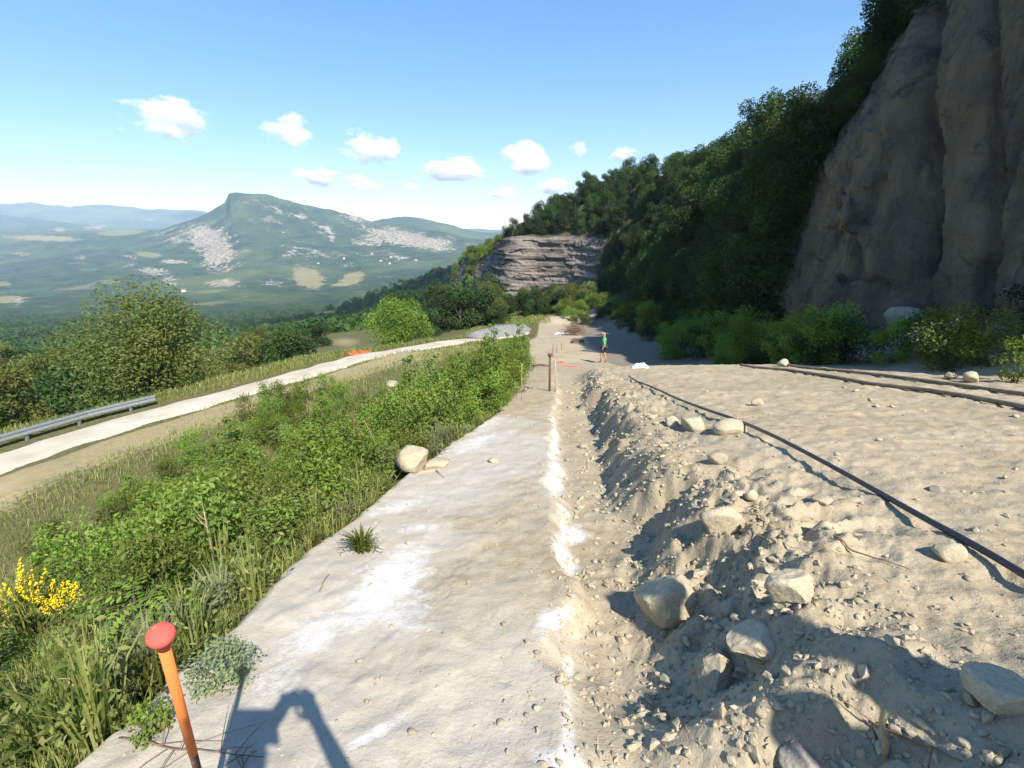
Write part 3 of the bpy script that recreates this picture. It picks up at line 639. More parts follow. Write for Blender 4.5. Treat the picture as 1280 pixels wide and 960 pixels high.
def branches(h, r0, tips, seed=0, bend=0.1):
    g = np.random.default_rng(seed); mb = MB()
    pts = [np.array([bend * h * 0.3 * math.sin(3 * t + seed), bend * h * 0.3 * math.cos(2 * t + seed) - 0.0, h * t]) for t in np.linspace(0, 1, 7)]
    pts = [p - pts[0] * (1 - i / 6) if i == 0 else p for i, p in enumerate(pts)]
    pts[0] = np.array([0, 0, -0.15 * min(1, h)])
    mb.tube(pts, np.linspace(r0, r0 * 0.3, 7), 7)
    for tp in tips:
        tp = np.asarray(tp, float); f = np.clip(tp[2] / h * 0.55, 0.15, 0.9); i = int(f * 6)
        st = pts[i]; mid = (st + tp) / 2 + g.normal(size=3) * 0.06 * h + np.array([0, 0, 0.03 * h])
        mb.tube([st, (st + mid) / 2 + g.normal(size=3) * 0.02 * h, mid, (mid + tp) / 2, tp], np.linspace(r0 * 0.45, r0 * 0.08, 5), 5, False)
    return mb

def crown_lobes(h, w, n, seed, base=0.25, top_w=0.5):
    g = np.random.default_rng(seed); C, Rd = [], []
    for i in range(n):
        t = (i + g.random()) / n
        zz = h * (base + (1 - base) * t * 0.92)
        prof = math.sin(math.pi * (0.18 + 0.74 * t)) ** 0.8
        rad = w * 0.5 * prof * (0.35 + 0.55 * g.random())
        an = g.random() * 6.28 + i * 2.4
        C.append((rad * math.cos(an), rad * math.sin(an), zz))
        r = w * (0.16 + 0.13 * g.random()); Rd.append((r, r, r * (0.65 + 0.3 * g.random())))
    return C, Rd

def make_tree(name, h, w, leaves, size, mat, lobes=12, seed=0, base=0.25, split=True, parent_tag=None):
    C, Rd = crown_lobes(h, w, lobes, seed, base)
    V, Fq, rnd = leaf_cloud(C, Rd, leaves, size, seed=seed)
    tips = [C[i] for i in range(0, len(C), 1)]
    mb = branches(h * 0.8, 0.028 * h, tips[:10], seed)
    if split:
        root = empty(name)
        mesh_obj('crown', V, Fq, mat, root, False, {'rnd': rnd}); mb.build('trunk', M['bark'], root)
        return root
    tv = np.concatenate(mb.V)
    Fs = [tuple(f) for f in Fq.tolist()] + [tuple(i + len(V) for i in f) for f in mb.F]
    return mesh_obj(name, np.concatenate([V, tv]), Fs, mat, None, False, {'rnd': np.concatenate([rnd, np.zeros(len(tv))])}, mats=[mat, M['bark']], mat_idx=[0] * len(Fq) + [1] * len(mb.F))

def place(proto, used, loc, rz, sc, label, cat, group=None):
    o = copy_tree(proto) if used.get(proto.name) else proto
    used[proto.name] = True
    o.location = loc; o.rotation_euler = (0, 0, rz); o.scale = (sc, sc, sc) if not isinstance(sc, tuple) else sc
    if 'group' in o and not group: del o['group']
    return tag(o, label, cat, group)
USED = {}
rnd_ = lambda a, b: random.uniform(a, b)

# --- trees on the hillside (crown and trunk seen as one at that size)
hp = [make_tree('hillside_tree', 4.6, 4.2, 6500, 0.20, M['leaf_tree'], 14, 300, 0.15),
      make_tree('hillside_tree', 4.2, 4.4, 6500, 0.20, M['leaf_dark'], 14, 301, 0.12),
      make_tree('hillside_tree', 5.2, 3.6, 6000, 0.19, M['leaf_tree'], 14, 302, 0.15),
      make_tree('hillside_tree', 3.6, 3.8, 5500, 0.18, M['leaf_tree'], 13, 303, 0.1)]
sp = [make_tree('scrub_tree', 4.0, 4.4, 4200, 0.22, M['leaf_mid'], 12, 304, 0.05), make_tree('scrub_tree', 3.4, 4.2, 3800, 0.22, M['leaf_bright'], 11, 305, 0.05)]
def hill_trees():
    spots = []
    g = random.Random(5)
    def put(s0, s1, t0, t1, n, label, group, sc=(0.7, 1.15), mind=1.6, avoid=True, protos=None):
        k = tries = 0
        while k < n and tries < n * 60:
            tries += 1
            s, t = g.uniform(s0, s1), g.uniform(t0, t1)
            p, rk = HILL(s, t)
            if avoid and rk > 0.5: continue
            if any((p[0] - q[0]) ** 2 + (p[1] - q[1]) ** 2 + (p[2] - q[2]) ** 2 < mind ** 2 for q in spots): continue
            spots.append(p); k += 1
            f = g.uniform(*sc)
            place(g.choice(protos or hp), USED, (p[0], p[1], p[2] - 0.4), g.uniform(0, 6.28), (f, f, f * g.uniform(.85, 1.15)), label, 'tree', group)
    put(7.6, 12.4, 0.05, 0.95, 62, 'small dense tree on the shaded lower flank of the wooded hill', 'trees on the lower flank of the hill')
    put(8.0, 12.8, 1.0, 1.9, 70, 'small bushy tree on the upper flank of the wooded hill', 'trees on the upper flank of the hill')
    put(7.0, 12.9, 1.9, 2.25, 44, 'tree along the skyline crest of the wooded hill', 'trees along the crest of the hill', (0.75, 1.2), 1.8)
    put(12.4, 15.2, 1.08, 2.2, 66, 'tree crowding above the banded rock face', 'trees above the banded rock face', (0.8, 1.25), 2.0)
    put(15.2, 17.6, 0.1, 2.2, 85, 'low scrubby tree on the sunny spur past the banded rock face', 'scrub on the sunny spur', (0.55, 0.95), 1.8, True, sp)
    put(4.9, 7.2, 1.82, 2.18, 22, 'tree leaning over the rim of the tall bare cliff', 'trees on the rim of the bare cliff', (0.55, 0.85), 1.2, False)
    put(6.9, 7.9, 1.25, 1.85, 10, 'scrubby tree clinging to the leaning top of the bare cliff', 'scrub on the leaning cliff top', (0.4, 0.65), 1.0, False)
    put(7.25, 8.1, 0.05, 1.0, 24, 'dark tree pressed against the foot of the bare cliff', 'dark trees at the end of the cliff', (0.7, 1.1), 1.3, False)
hill_trees()

# --- trees at the foot of the hill and beyond the road
fp = [make_tree('woodland_tree', 6.5, 5.6, 5200, 0.30, M['leaf_tree'], 15, 310, 0.10), make_tree('woodland_tree', 6.0, 5.2, 4800, 0.30, M['leaf_dark'], 14, 311, 0.08),
      make_tree('woodland_tree', 6.8, 5.0, 4800, 0.28, M['leaf_olive'], 14, 312, 0.12)]
def on_land(x, y):
    g1 = float(G(x, y, False)) if math.hypot(x, y) < 112 else -1e9
    h1 = float(HF(np.array([x]), np.array([y]))[0]) if y > 46 else -1e9
    return max(g1, h1)
def foot_wood():
    g = random.Random(11)
    # the belt of trees that closes the bench
    for i in range(90):
        px = g.uniform(500, 900); d = g.uniform(78, 128)
        x = (px - 640) / F * d * 1.0; y = d * 0.98
        if x > 14 + (y > 100) * 3 or (x > 1 and y < 84) : y = g.uniform(86, 112); x = (px - 640) / F * y
        if x > 15: x = g.uniform(2, 14)
        f = g.uniform(0.7, 1.15) * (1.0 if px < 615 else 0.62)
        place(g.choice(fp), USED, (x, y, on_land(x, y) - 0.3), g.uniform(0, 6.28), f, 'tree in the belt of wood closing off the bench below the banded cliff', 'tree', 'trees closing off the bench')
    # wood beyond the pale road
    k = 0
    while k < 150:
        px, y = g.uniform(-420, 560), g.uniform(26, 120)
        x = (px - 640) / F * y
        v = xroad(y) - x
        if v < 3.5 or (400 < px < 475 and y < 110) or (px > 475 and y < 60) : continue
        f = g.uniform(0.6, 1.05) * (0.8 if v < 6 else 1)
        z = on_land(x, y)
        _, py, _d = proj(x, y, z + 6.5 * f)
        lim = np.interp(px, [0, 60, 160, 240, 260, 320, 400, 560], [400, 392, 395, 398, 408, 405, 388, 372])
        if py < lim: continue
        place(g.choice(fp), USED, (x, y, z - 0.3), g.uniform(0, 6.28), f, 'tree in the wood on the slope below the pale gravel road', 'tree', 'trees below the pale road'); k += 1
foot_wood()

bt = make_tree('big_olive_tree', 8.6, 8.4, 20000, 0.20, leaf_mat('pale olive leaves', (0.070, 0.100, 0.024), (0.205, 0.240, 0.068), 0.42), 34, 320, 0.10)
x_, y_ = -22.6, 31.5
place(bt, USED, (x_, y_, on_land(x_, y_) - 0.3), 0.4, (1.0, 1.0, 0.86), 'big spreading olive green tree standing alone beyond the metal barrier', 'tree')
lt = make_tree('round_tree', 6.2, 6.6, 14000, 0.21, M['leaf_bright'], 18, 321, 0.10)
x_, y_ = -12.4, 56.0
place(lt, USED, (x_, y_, on_land(x_, y_) - 0.3), 1.4, 1.0, 'bright round leafy tree at the bend of the pale road', 'tree')

# --- far wood as one mass
def far_wood():
    g = np.random.default_rng(17); Vs, Fs, Rn, nn = [], [], [], 0
    n = 6500
    y = np.exp(g.uniform(math.log(100), math.log(1000), n)); q = g.uniform(-1.25, 0.02, n); x = q * y
    z = HF(x, y)
    px, py, _ = proj(x, y, z)
    open_ = np.exp(-((px - 440) / 24) ** 2 - ((py - 428) / 10) ** 2) > 0.4
    open_ |= (np.exp(-((px - 405) / 22) ** 2 - ((py - 393) / 4) ** 2) > 0.45)
    keep = ~open_ & ((fbm(x * 0.01, y * 0.01, 0.0, 3, 401) > -0.35) | (y < 350))
    x, y, z = x[keep], y[keep], z[keep]; n = len(x)
    h = g.uniform(3.5, 8.0, n)
    lv = 90
    d = g.normal(size=(n, lv, 3)); d /= np.linalg.norm(d, axis=2)[..., None]
    d[..., 2] = np.abs(d[..., 2]) * 1.0 - 0.25
    p = np.stack([x, y, z + h * 0.42], -1)[:, None] + d * (h[:, None, None] * np.array([0.5, 0.5, 0.55])) * (0.75 + 0.3 * g.random((n, lv, 1)))
    nr = d + 0.45 * g.normal(size=d.shape); nr /= np.linalg.norm(nr, axis=2)[..., None]
    a = np.cross(nr, g.normal(size=d.shape)); a /= np.linalg.norm(a, axis=2)[..., None]; b = np.cross(nr, a)
    s = (h[:, None] * g.uniform(0.07, 0.15, (n, lv)))[..., None]
    V = np.stack([p - a * s, p + b * s * 0.7, p + a * s, p - b * s * 0.7], 2).reshape(-1, 3)
    r_ = np.clip(g.random((n, 1)) * 0.7 + 0.3 * g.random((n, lv)), 0, 1)
    o = mesh_obj('distant_forest', V, np.arange(len(V)).reshape(-1, 4), M['leaf_tree'], None, False, {'rnd': np.repeat(r_.ravel(), 4)})
    tag(o, 'wooded valley sides below and beyond the road', 'forest', kind='stuff')
far_wood()

# --- shrubs of the left slope
def shrub_round(name, h, w, leaves, size, mat, seed, stems=7):
    C, Rd = crown_lobes(h, w, 12, seed, 0.05)
    V, Fq, rnd = leaf_cloud(C, Rd, leaves, size, seed=seed, shell=0.2, aspect=1.7)
    root = empty(name); mesh_obj('foliage', V, Fq, mat, root, False, {'rnd': rnd})
    mb = MB(); g = np.random.default_rng(seed)
    for i in range(stems):
        c = np.array(C[(i * 2) % len(C)]); mb.tube([(0.04 * g.normal(), 0.04 * g.normal(), -0.1), c * (0.35, 0.35, 0.5), c], [0.014, 0.010, 0.004], 5, False)
    mb.build('stem', M['bark'], root); return root

def pinnate(name, fronds, length, mat, seed, upright=0.6, leaflet=0.05, stem_h=0.5):
    g = np.random.default_rng(seed); V, Rn, mb = [], [], MB()
    for f in range(fronds):
        az = g.uniform(0, 6.28); el = g.uniform(0.15, 1.2) * upright; z0 = stem_h * g.random() ** 0.7
        o = np.array([0.12 * g.normal() * stem_h, 0.12 * g.normal() * stem_h, z0]); d = np.array([math.cos(az) * math.cos(el), math.sin(az) * math.cos(el), math.sin(el)])
        side = np.array([-math.sin(az), math.cos(az), 0]); ln = length * g.uniform(0.6, 1.2); k = 11; sh = g.random()
        pts = [o + d * ln * t + np.array([0, 0, -0.55 * ln * t * t]) for t in np.linspace(0, 1, k)]
        mb.tube([(0, 0, -0.05), tuple(o * (0.7, 0.7, 0.6)), tuple(o)] + [tuple(p) for p in pts[1::3]], 0.0035, 4, False)
        for i in range(2, k):
            for sg in (-1, 1):
                p = pts[i]; t = pts[min(i + 1, k - 1)] - pts[i - 1]; t /= np.linalg.norm(t)
                a = side * sg * 0.9 + t * 0.35 + np.array([0, 0, -0.25 + 0.3 * g.normal()]); a /= np.linalg.norm(a); b = t
                s = leaflet * g.uniform(0.8, 1.2)
                V += [p, p + a * s * 0.5 + b * s * 0.22, p + a * s, p + a * s * 0.5 - b * s * 0.22]; Rn += [0.6 * sh + 0.4 * g.random()] * 4
    root = empty(name); V = np.array(V)
    mesh_obj('foliage', V, np.arange(len(V)).reshape(-1, 4), mat, root, False, {'rnd': Rn}); mb.build('stem', M['bark'], root); return root

def weed(name, blades, h, mat, seed, spread=0.5, width=0.012):
    g = np.random.default_rng(seed); V, Rn = [], []
    for i in range(blades):
        az = g.uniform(0, 6.28); r0 = 0.12 * h * abs(g.normal()); lean = spread * g.random(); hh = h * g.uniform(0.4, 1.0)
        o = np.array([r0 * math.cos(az), r0 * math.sin(az), 0]); d = np.array([math.cos(az), math.sin(az), 0]); s_ = np.array([-d[1], d[0], 0]) * width
        p1 = o + d * lean * hh * 0.4 + np.array([0, 0, hh * 0.6]); p2 = o + d * lean * hh + np.array([0, 0, hh * (1 - 0.35 * lean)])
        V += [o - s_ * 0.6, o + s_ * 0.6, p1 + s_, p1 - s_, p1 - s_, p1 + s_, p2 + s_ * 0.1, p2 - s_ * 0.1]; Rn += [g.random()] * 8
        for k in range(3):                                    # little side leaves
            t = g.uniform(0.3, 0.95); c = o * (1 - t) + p2 * t + np.array([0, 0, 0.1 * hh * t * (1 - t)]); a = g.normal(size=3); a /= np.linalg.norm(a); b = np.cross(a, g.normal(size=3)); b /= np.linalg.norm(b) + 1e-9
            q = h * 0.09
            V += [c, c + a * q * 0.5 + b * q * 0.2, c + a * q, c + a * q * 0.5 - b * q * 0.2]; Rn += [g.random()] * 4
    V = np.array(V)
    return mesh_obj(name, V, np.arange(len(V)).reshape(-1, 4), mat, None, False, {'rnd': Rn})

def sapling(name, h, mat, seed, leaves=2200, size=0.065):
    g = np.random.default_rng(seed); C, Rd = [], []
    for i in range(16):
        t = 0.2 + 0.8 * i / 15; r = 0.28 * h * (1.05 - t) + 0.05; an = i * 2.4
        C.append((r * math.cos(an) * .8, r * math.sin(an) * .8, h * t)); Rd.append((0.12 * h * (1.2 - t) + .04,) * 3)
    V, Fq, rnd = leaf_cloud(C, Rd, leaves, size, seed=seed, shell=0.1)
    root = empty(name); mesh_obj('foliage', V, Fq, mat, root, False, {'rnd': rnd})
    mb = MB(); mb.tube([(0, 0, -.1), (0.02, 0, h * .3), (-0.02, .02, h * .7), (0, 0, h)], [0.016, 0.013, 0.009, 0.004], 6)
    for c in C[::2]: mb.tube([(0, 0, max(0.05, c[2] - 0.15 * h)), tuple(np.array(c))], [0.006, 0.003], 4, False)
    mb.build('stem', M['bark'], root); return root

SH = [shrub_round('bushy_shrub', 0.95, 1.15, 2800, 0.043, M['leaf_mid'], 500), shrub_round('bushy_shrub', 0.85, 1.1, 2800, 0.040, M['leaf_bright'], 501),
      shrub_round('bushy_shrub', 1.05, 1.0, 2600, 0.046, M['leaf_bright'], 502), shrub_round('bushy_shrub', 0.8, 1.0, 2400, 0.038, M['leaf_olive'], 503)]
PN = [pinnate('locust_shrub', 46, 0.36, M['leaf_mid'], 510, 0.8, 0.055, 0.55), pinnate('locust_shrub', 40, 0.42, M['leaf_bright'], 511, 0.7, 0.06, 0.5)]
SA = [sapling('young_sapling', 1.9, M['leaf_mid'], 520), sapling('young_sapling', 1.6, M['leaf_bright'], 521)]
WD = [weed('tall_weed', 70, 0.62, M['leaf_grey'], 530, 0.7), weed('tall_weed', 80, 0.55, M['leaf_olive'], 531, 0.8), weed('tall_weed', 60, 0.75, M['grass'], 532, 0.5, 0.008)]
CLEAR = [(-60, 130, 735, 990), (318, 362, 566, 640), (440, 478, 560, 640), (488, 545, 560, 640), (395, 430, 645, 700)]
def slope_plants():
    g = random.Random(23)
    def put(protos, n, region, label, cat, group, sc, mind):
        done = []; tries = 0
        while len(done) < n and tries < n * 80:
            tries += 1
            x, y, ok = region(g)
            if ok and 'shrub' in cat + group or 'sapling' in cat:
                qx, qy, _ = proj(x, y, float(G(x, y, False)) + 0.45)
                if any(a0 < qx < a1 and b0 < qy < b1 for a0, a1, b0, b1 in CLEAR): ok = False
            if not ok or any((x - a) ** 2 + (y - b) ** 2 < mind ** 2 for a, b in done): continue
            done.append((x, y)); f = g.uniform(*sc)
            p = g.choice(protos)
            place(p, USED, (x, y, float(G(x, y)) - 0.03), g.uniform(0, 6.28), (f, f, f * g.uniform(.85, 1.15)), label, cat, group)
    def upper(g):                                # first metres past the edge
        y = g.uniform(0.8, 14); u = 0.35 + abs(g.gauss(0, 1)) * 1.3; return float(xedge(y)) - u, y, u < 4.2 and not (y < 3.2 and u < 0.75)
    def lower(g):
        y = g.uniform(2.5, 22); u = g.uniform(2.5, 11); x = float(xedge(y)) - u
        return x, y, x - float(xroad(y)) > 6.0 and x < -0.75 * y + 9
    def fringe(g):                               # far fringe along the bench
        y = g.uniform(9, 34); u = 0.3 + abs(g.gauss(0, 1)) * 1.5; return float(xedge(y)) - u, y, u < 5
    def tiny(g):
        y = g.uniform(0.9, 9); u = 0.05 + abs(g.gauss(0, .5)); return float(xedge(y)) - u, y, u < 2.2
    put(SH, 54, upper, 'leafy green shrub on the slope just past the edge of the pale slab', 'shrub', 'shrubs along the slab edge', (0.45, 1.2), 0.42)
    def mid(g):
        y = g.uniform(11, 27); u = g.uniform(5, 13); x = float(xedge(y)) - u; return x, y, x - float(xroad(y)) > 5.2
    put(SH, 40, mid, 'bushy shrub on the terrace beside the dirt track', 'shrub', 'shrubs beside the dirt track', (0.9, 1.6), 0.9)
    put(PN, 74, upper, 'feathery locust shrub on the slope just past the edge of the pale slab', 'shrub', 'locust shrubs along the slab edge', (0.6, 1.15), 0.36)
    put(SH, 110, lower, 'bushy shrub low on the grassy slope above the dirt track', 'shrub', 'shrubs lower on the slope', (0.8, 1.45), 0.75)
    put(PN, 60, lower, 'feathery locust shrub low on the grassy slope above the dirt track', 'shrub', 'locust shrubs lower on the slope', (1.0, 1.7), 0.75)
    put([SH[0], SH[1], SH[2]], 80, fringe, 'dense green shrub along the far fringe of the bench', 'shrub', 'shrubs along the far fringe', (0.6, 1.65), 0.6)
    put(SA, 34, fringe, 'slender young sapling among the shrubs of the far fringe', 'sapling', 'saplings along the far fringe', (0.7, 1.35), 0.7)
    put(SA, 30, lower, 'slender young sapling rising from the grassy slope', 'sapling', 'saplings on the slope', (0.7, 1.25), 1.0)
    put(WD, 95, tiny, 'tuft of tall weeds on the crumbling edge of the slab', 'weed', 'weeds on the slab edge', (0.4, 0.9), 0.16)
    put(WD, 110, lower, 'tuft of tall weeds on the grassy slope above the track', 'weed', 'weeds on the slope', (0.8, 1.5), 0.5)
slope_plants()

def grass():
    g = np.random.default_rng(29); P = []
    n = 190000
    y = g.uniform(0.3, 1, n) ** 1.0; y = np.exp(g.uniform(math.log(0.8), math.log(46), n))
    u = np.where(g.random(n) < 0.55, np.abs(g.normal(size=n)) * 2.2 + 0.05, g.uniform(0.1, 16, n))
    x = xedge(y) - u
    dr = x - xroad(y)
    keep = (dr > 1.9) & ~((np.abs(dr - 4.2) < 1.0) & (y < 38) & (g.random(n) < 0.9)) & (x > -1.05 * y - 4)
    gx, gy, _ = proj(x, y, G(x, y, False) + 0.12); keep &= ~((gx > 488) & (gx < 572) & (gy > 556) & (gy < 625))
    x, y = x[keep], y[keep]
    # verge beyond the road and at the end of the bench
    y2 = g.uniform(14, 56, 16000); x2 = xroad(y2) - 2.0 - np.abs(g.normal(size=16000)) * 1.6
    y3 = g.uniform(66, 92, 9000); x3 = g.uniform(-6, 5, 9000)
    x = np.concatenate([x, x2, x3]); y = np.concatenate([y, y2, y3])
    z = G(x, y); n = len(x)
    pt = fbm(x * 0.5, y * 0.5, 0.0, 3, 601)
    h = (0.07 + 0.15 * g.random(n)) * (1 + 0.7 * pt) * np.interp(y, [1, 10, 40, 90], [0.7, 1.1, 1.4, 2.0]); w = 0.0025 * np.interp(y, [1, 6, 20, 60], [1, 2, 4.5, 13])
    az = g.uniform(0, 6.28, n); d = np.stack([np.cos(az), np.sin(az), 0 * az], -1); s_ = np.stack([-np.sin(az), np.cos(az), 0 * az], -1) * w[:, None]
    o = np.stack([x, y, z - 0.01], -1); tip = o + d * (h * g.uniform(0.1, 0.8, n))[:, None] + np.array([0, 0, 1]) * h[:, None]
    mid = (o + tip) / 2 + np.array([0, 0, 0.12]) * h[:, None]
    V = np.stack([o - s_, o + s_, mid + s_ * .8, mid - s_ * .8, mid - s_ * .8, mid + s_ * .8, tip + s_ * .1, tip - s_ * .1], 1).reshape(-1, 3)
    rn = np.clip(0.4 + 0.5 * pt + 0.35 * g.normal(size=n), 0, 1)
    o = mesh_obj('grass', V, np.arange(len(V)).reshape(-1, 4), M['grass'], None, False, {'rnd': np.repeat(rn, 8)})
    tag(o, 'rough grass over the slope and verges', 'grass', kind='stuff')
grass()

# plants that stand out
def single(o, px, py, label, cat, sc=1.0, rz=0.0, sink=0.02):
    p = at(px, py); o.location = (p.x, p.y, p.z - sink); o.rotation_euler = (0, 0, rz); o.scale = (sc,) * 3
    return tag(o, label, cat)
single(weed('grass_tuft', 130, 0.26, M['leaf_bright'], 540, 0.9, 0.007), 453, 688, 'lone green grass tuft growing in the middle of the pale slab edge', 'weed', 0.95)
single(shrub_round('wormwood_tuft', 0.22, 0.34, 1500, 0.021, M['leaf_grey'], 541, 6), 282, 852, 'grey green weed tuft on the slab above the shadow of the stake', 'weed', 0.95)
single(shrub_round('wormwood_tuft', 0.14, 0.22, 800, 0.019, M['leaf_mid'], 542, 5), 186, 915, 'small grey green weed tuft beside the orange stake', 'weed', 0.95)
def broom():
    root = empty('yellow_broom'); g = np.random.default_rng(55); mb, V = MB(), []
    for i in range(46):
        az = g.uniform(0, 6.28); ln = g.uniform(0.5, 0.95); le = g.uniform(0.1, 0.55)
        tip = np.array([math.cos(az) * le * ln, math.sin(az) * le * ln, ln]); mid = tip * (0.4, 0.4, 0.55)
        mb.tube([(0, 0, -.05), mid, tip], [0.006, 0.004, 0.002], 4, False)
        for k in range(13):
            t = g.uniform(0.45, 1.0); c = mid * (1 - t) + tip * t + g.normal(size=3) * 0.012
            for q in range(3):
                a = g.normal(size=3); a /= np.linalg.norm(a); b = np.cross(a, g.normal(size=3)); b /= np.linalg.norm(b) + 1e-9; s = 0.017
                V += [c - a * s, c + b * s * .8, c + a * s, c - b * s * .8]
    mb.build('stem', M['leaf_bright'], root)
    mesh_obj('flower', np.array(V), np.arange(len(V)).reshape(-1, 4), M['petal'], root, False)
    return root
b0 = broom()
place(b0, USED, at(42, 800), 0.3, 1.0, 'yellow flowering broom bush, the fuller one nearer the picture edge', 'flowering shrub')
place(b0, USED, at(88, 785), 1.9, 0.65, 'smaller yellow flowering broom beside the fuller broom bush', 'flowering shrub')

def dead_stem(px, py, tx, ty, label, h, tufty=True, seed=0):
    """dry bent stalk with a brush of bare twigs, foot at one point and leaning towards another"""
    g = np.random.default_rng(seed); p = at(px, py); D = ray(tx, ty); d = np.linalg.norm(np.array(p)[:2]) / np.linalg.norm(D[:2])
    top = D * d * 1.0; v = top - np.array(p); mb = MB()
    pts = [v * t + np.array([0, 0, 0.12 * h * math.sin(math.pi * t)]) for t in np.linspace(0, 1, 7)]
    mb.tube(pts, np.linspace(0.011, 0.004, 7), 6)
    for i in range(26 if tufty else 7):
        t = g.uniform(0.55, 1); s = v * t + np.array([0, 0, 0.12 * h * math.sin(math.pi * t)])
        e = s + v / np.linalg.norm(v) * h * g.uniform(0.1, 0.3) + g.normal(size=3) * 0.07 * h
        mb.tube([s, (s + e) / 2 + g.normal(size=3) * 0.01, e], [0.004, 0.003, 0.0012], 4, False)
    o = mb.build('dry_stalk', M['dead' if tufty else 'straw']); o.location = p; tag(o, label, 'dry plant')
dead_stem(358, 600, 322, 552, 'brown bare-twigged dead shrub leaning among green locust leaves', 0.5, True, 1)
dead_stem(468, 600, 440, 520, 'tall dry stalk pair with a brown seed brush beside the edge boulder', 0.6, True, 2)
dead_stem(482, 590, 455, 525, 'thinner pale dry stalk leaning beside the brown seed brush', 0.6, False, 3)
dead_stem(435, 610, 375, 575, 'arched dry grass stalk bending over the slope edge', 0.4, False, 4)
dead_stem(275, 740, 255, 640, 'straight pale bare stalk rising through the slope shrubs', 0.6, False, 5)
dead_stem(150, 885, 85, 855, 'pale dry stalk lying over the grass beside the stake', 0.3, False, 6)

# --- bushes at the foot of the cliff
cb = [shrub_round('cliff_bush', 1.9, 2.1, 3600, 0.085, M['leaf_mid'], 560, 9), shrub_round('cliff_bush', 1.6, 2.0, 3200, 0.08, M['leaf_dark'], 561, 9), shrub_round('cliff_bush', 2.1, 1.9, 3400, 0.09, M['leaf_bright'], 562, 9)]
def cliff_bushes():
    g = random.Random(41)
    for i in range(40):
        t = g.random(); y = 9 + 17 * t; x = np.interp(y, [9, 15.5, 20, 26], [11.6, 8.6, 9.0, 10.0]) + g.uniform(0, 2.6)
        if x < y * 0.40: continue
        f = g.uniform(0.6, 1.05) * (0.75 if y < 12 else 1)
        place(g.choice(cb), USED, (x, y, float(G(x, y)) - 0.05), g.uniform(0, 6.28), f, 'green bush in the shade along the foot of the tall bare cliff', 'bush', 'bushes along the cliff foot')
    for i in range(24):
        y = g.uniform(64, 82); x = g.uniform(7, 15); f = g.uniform(0.7, 1.3)
        place(g.choice(cb), USED, (x, y, float(G(x, y)) - 0.05), g.uniform(0, 6.28), f, 'green bush growing over the tan earth bank at the far end of the bench', 'bush', 'bushes on the far earth bank')
    for i in range(44):
        y = g.uniform(24, 72); x = np.interp(y, [24, 40, 72], [9.6, 10.4, 12.2]) + g.uniform(0, 3); f = g.uniform(0.8, 1.4)
        place(g.choice(cb), USED, (x, y, float(G(x, y)) - 0.05), g.uniform(0, 6.28), f, 'green bush at the back of the flat shaded patch of ground', 'bush', 'bushes behind the shaded flat')
    p = at(1268, 478)
    o = shrub_round('sunlit_bush', 0.9, 0.8, 900, 0.06, M['leaf_bright'], 570, 6); o.location = p; tag(o, 'small sunlit yellow green bush by the ends of the two brown pipes', 'bush')
cliff_bushes()

# ------------------------------------------------------------------ stones
def rock_mesh(seed, sub=3, sharp=0.35, flat=0.8):
    g = np.random.default_rng(seed)
    import bmesh
    bm = bmesh.new(); bmesh.ops.create_icosphere(bm, subdivisions=sub, radius=1.0)
    V = np.array([v.co[:] for v in bm.verts]); Fs = [[v.index for v in f.verts] for f in bm.faces]; bm.free()
    pl = g.normal(size=(9, 3)); pl /= np.linalg.norm(pl, axis=1)[:, None]; off = g.uniform(0.55, 0.85, 9)
    for n_, o_ in zip(pl, off):
        d = V @ n_ - o_; V = V - np.where(d > 0, d * (0.6 + sharp), 0)[:, None] * n_
    V = V * (1 + (0.06 * fbm(V[:, 0] * 6, V[:, 1] * 6, V[:, 2] * 6 + 3.3 + seed, 3, seed + 5) if sub > 2 and sharp > 0 else 0))[:, None] if sub > 2 and sharp > 0 else V
    V = V * (1 + 0.10 * fbm(V[:, 0] * 1.5, V[:, 1] * 1.5, V[:, 2] * 1.5 + 9.1 + seed, 3, seed))[:, None]
    return V * np.array([1, g.uniform(0.65, 0.95), flat * g.uniform(0.7, 1.0)]), Fs
def stone(px, py, w, label, seed, mat='stone', name='stone', flat=0.8, sink=0.25, rz=None, lean=0.0, group=None):
    """w: width in photograph pixels"""
    p = at(px, py); d = p.y * CP - p.z * SP; r = w / F * d / 2
    V, Fs = rock_mesh(seed, 4 if w > 40 else 3 if w > 12 else 2, flat=flat)
    o = mesh_obj(name, V, Fs, M[mat], None, w <= 60); h = V[:, 2].max() * r
    o.scale = (r, r, r); o.location = (p.x, p.y + r * 0.3, p.z + h * (1 - 2 * sink)); o.rotation_euler = (lean, lean * 0.5, rz if rz is not None else random.uniform(0, 6.28))
    return tag(o, label, 'stone' if name == 'stone' else 'boulder', group)
stone(838, 770, 104, 'large flat-faced pale boulder tilted over the trench', 1, name='boulder', flat=1.1, sink=0.36, rz=0.4, lean=0.5)
stone(893, 858, 70, 'earth-covered boulder at the head of the dark hollow', 2, name='boulder', flat=1.0, sink=0.42, rz=1.0)
stone(992, 750, 66, 'round grey boulder where a person shadow ends', 3, 'stone', name='boulder', flat=0.9, sink=0.34, rz=0.2)
stone(1262, 885, 84, 'pale boulder low in the corner with two small stones beside it', 4, name='boulder', flat=0.75)
stone(1218, 882, 26, 'small blocky stone touching the pale corner boulder', 5)
stone(1238, 872, 22, 'second small stone wedged behind the blocky stone at the corner boulder', 27)
stone(1190, 698, 40, 'pale square stone under the black hose', 6)
stone(915, 543, 46, 'wide pale stone that the black hose passes over', 7, flat=0.7)
stone(868, 536, 40, 'pale stone beside the wide hose stone', 8, flat=0.7)
stone(840, 532, 22, 'small stone beside the pale stones at the hose', 28)
stone(898, 580, 26, 'pointed white stone between the hose and the trench', 9, flat=0.9)
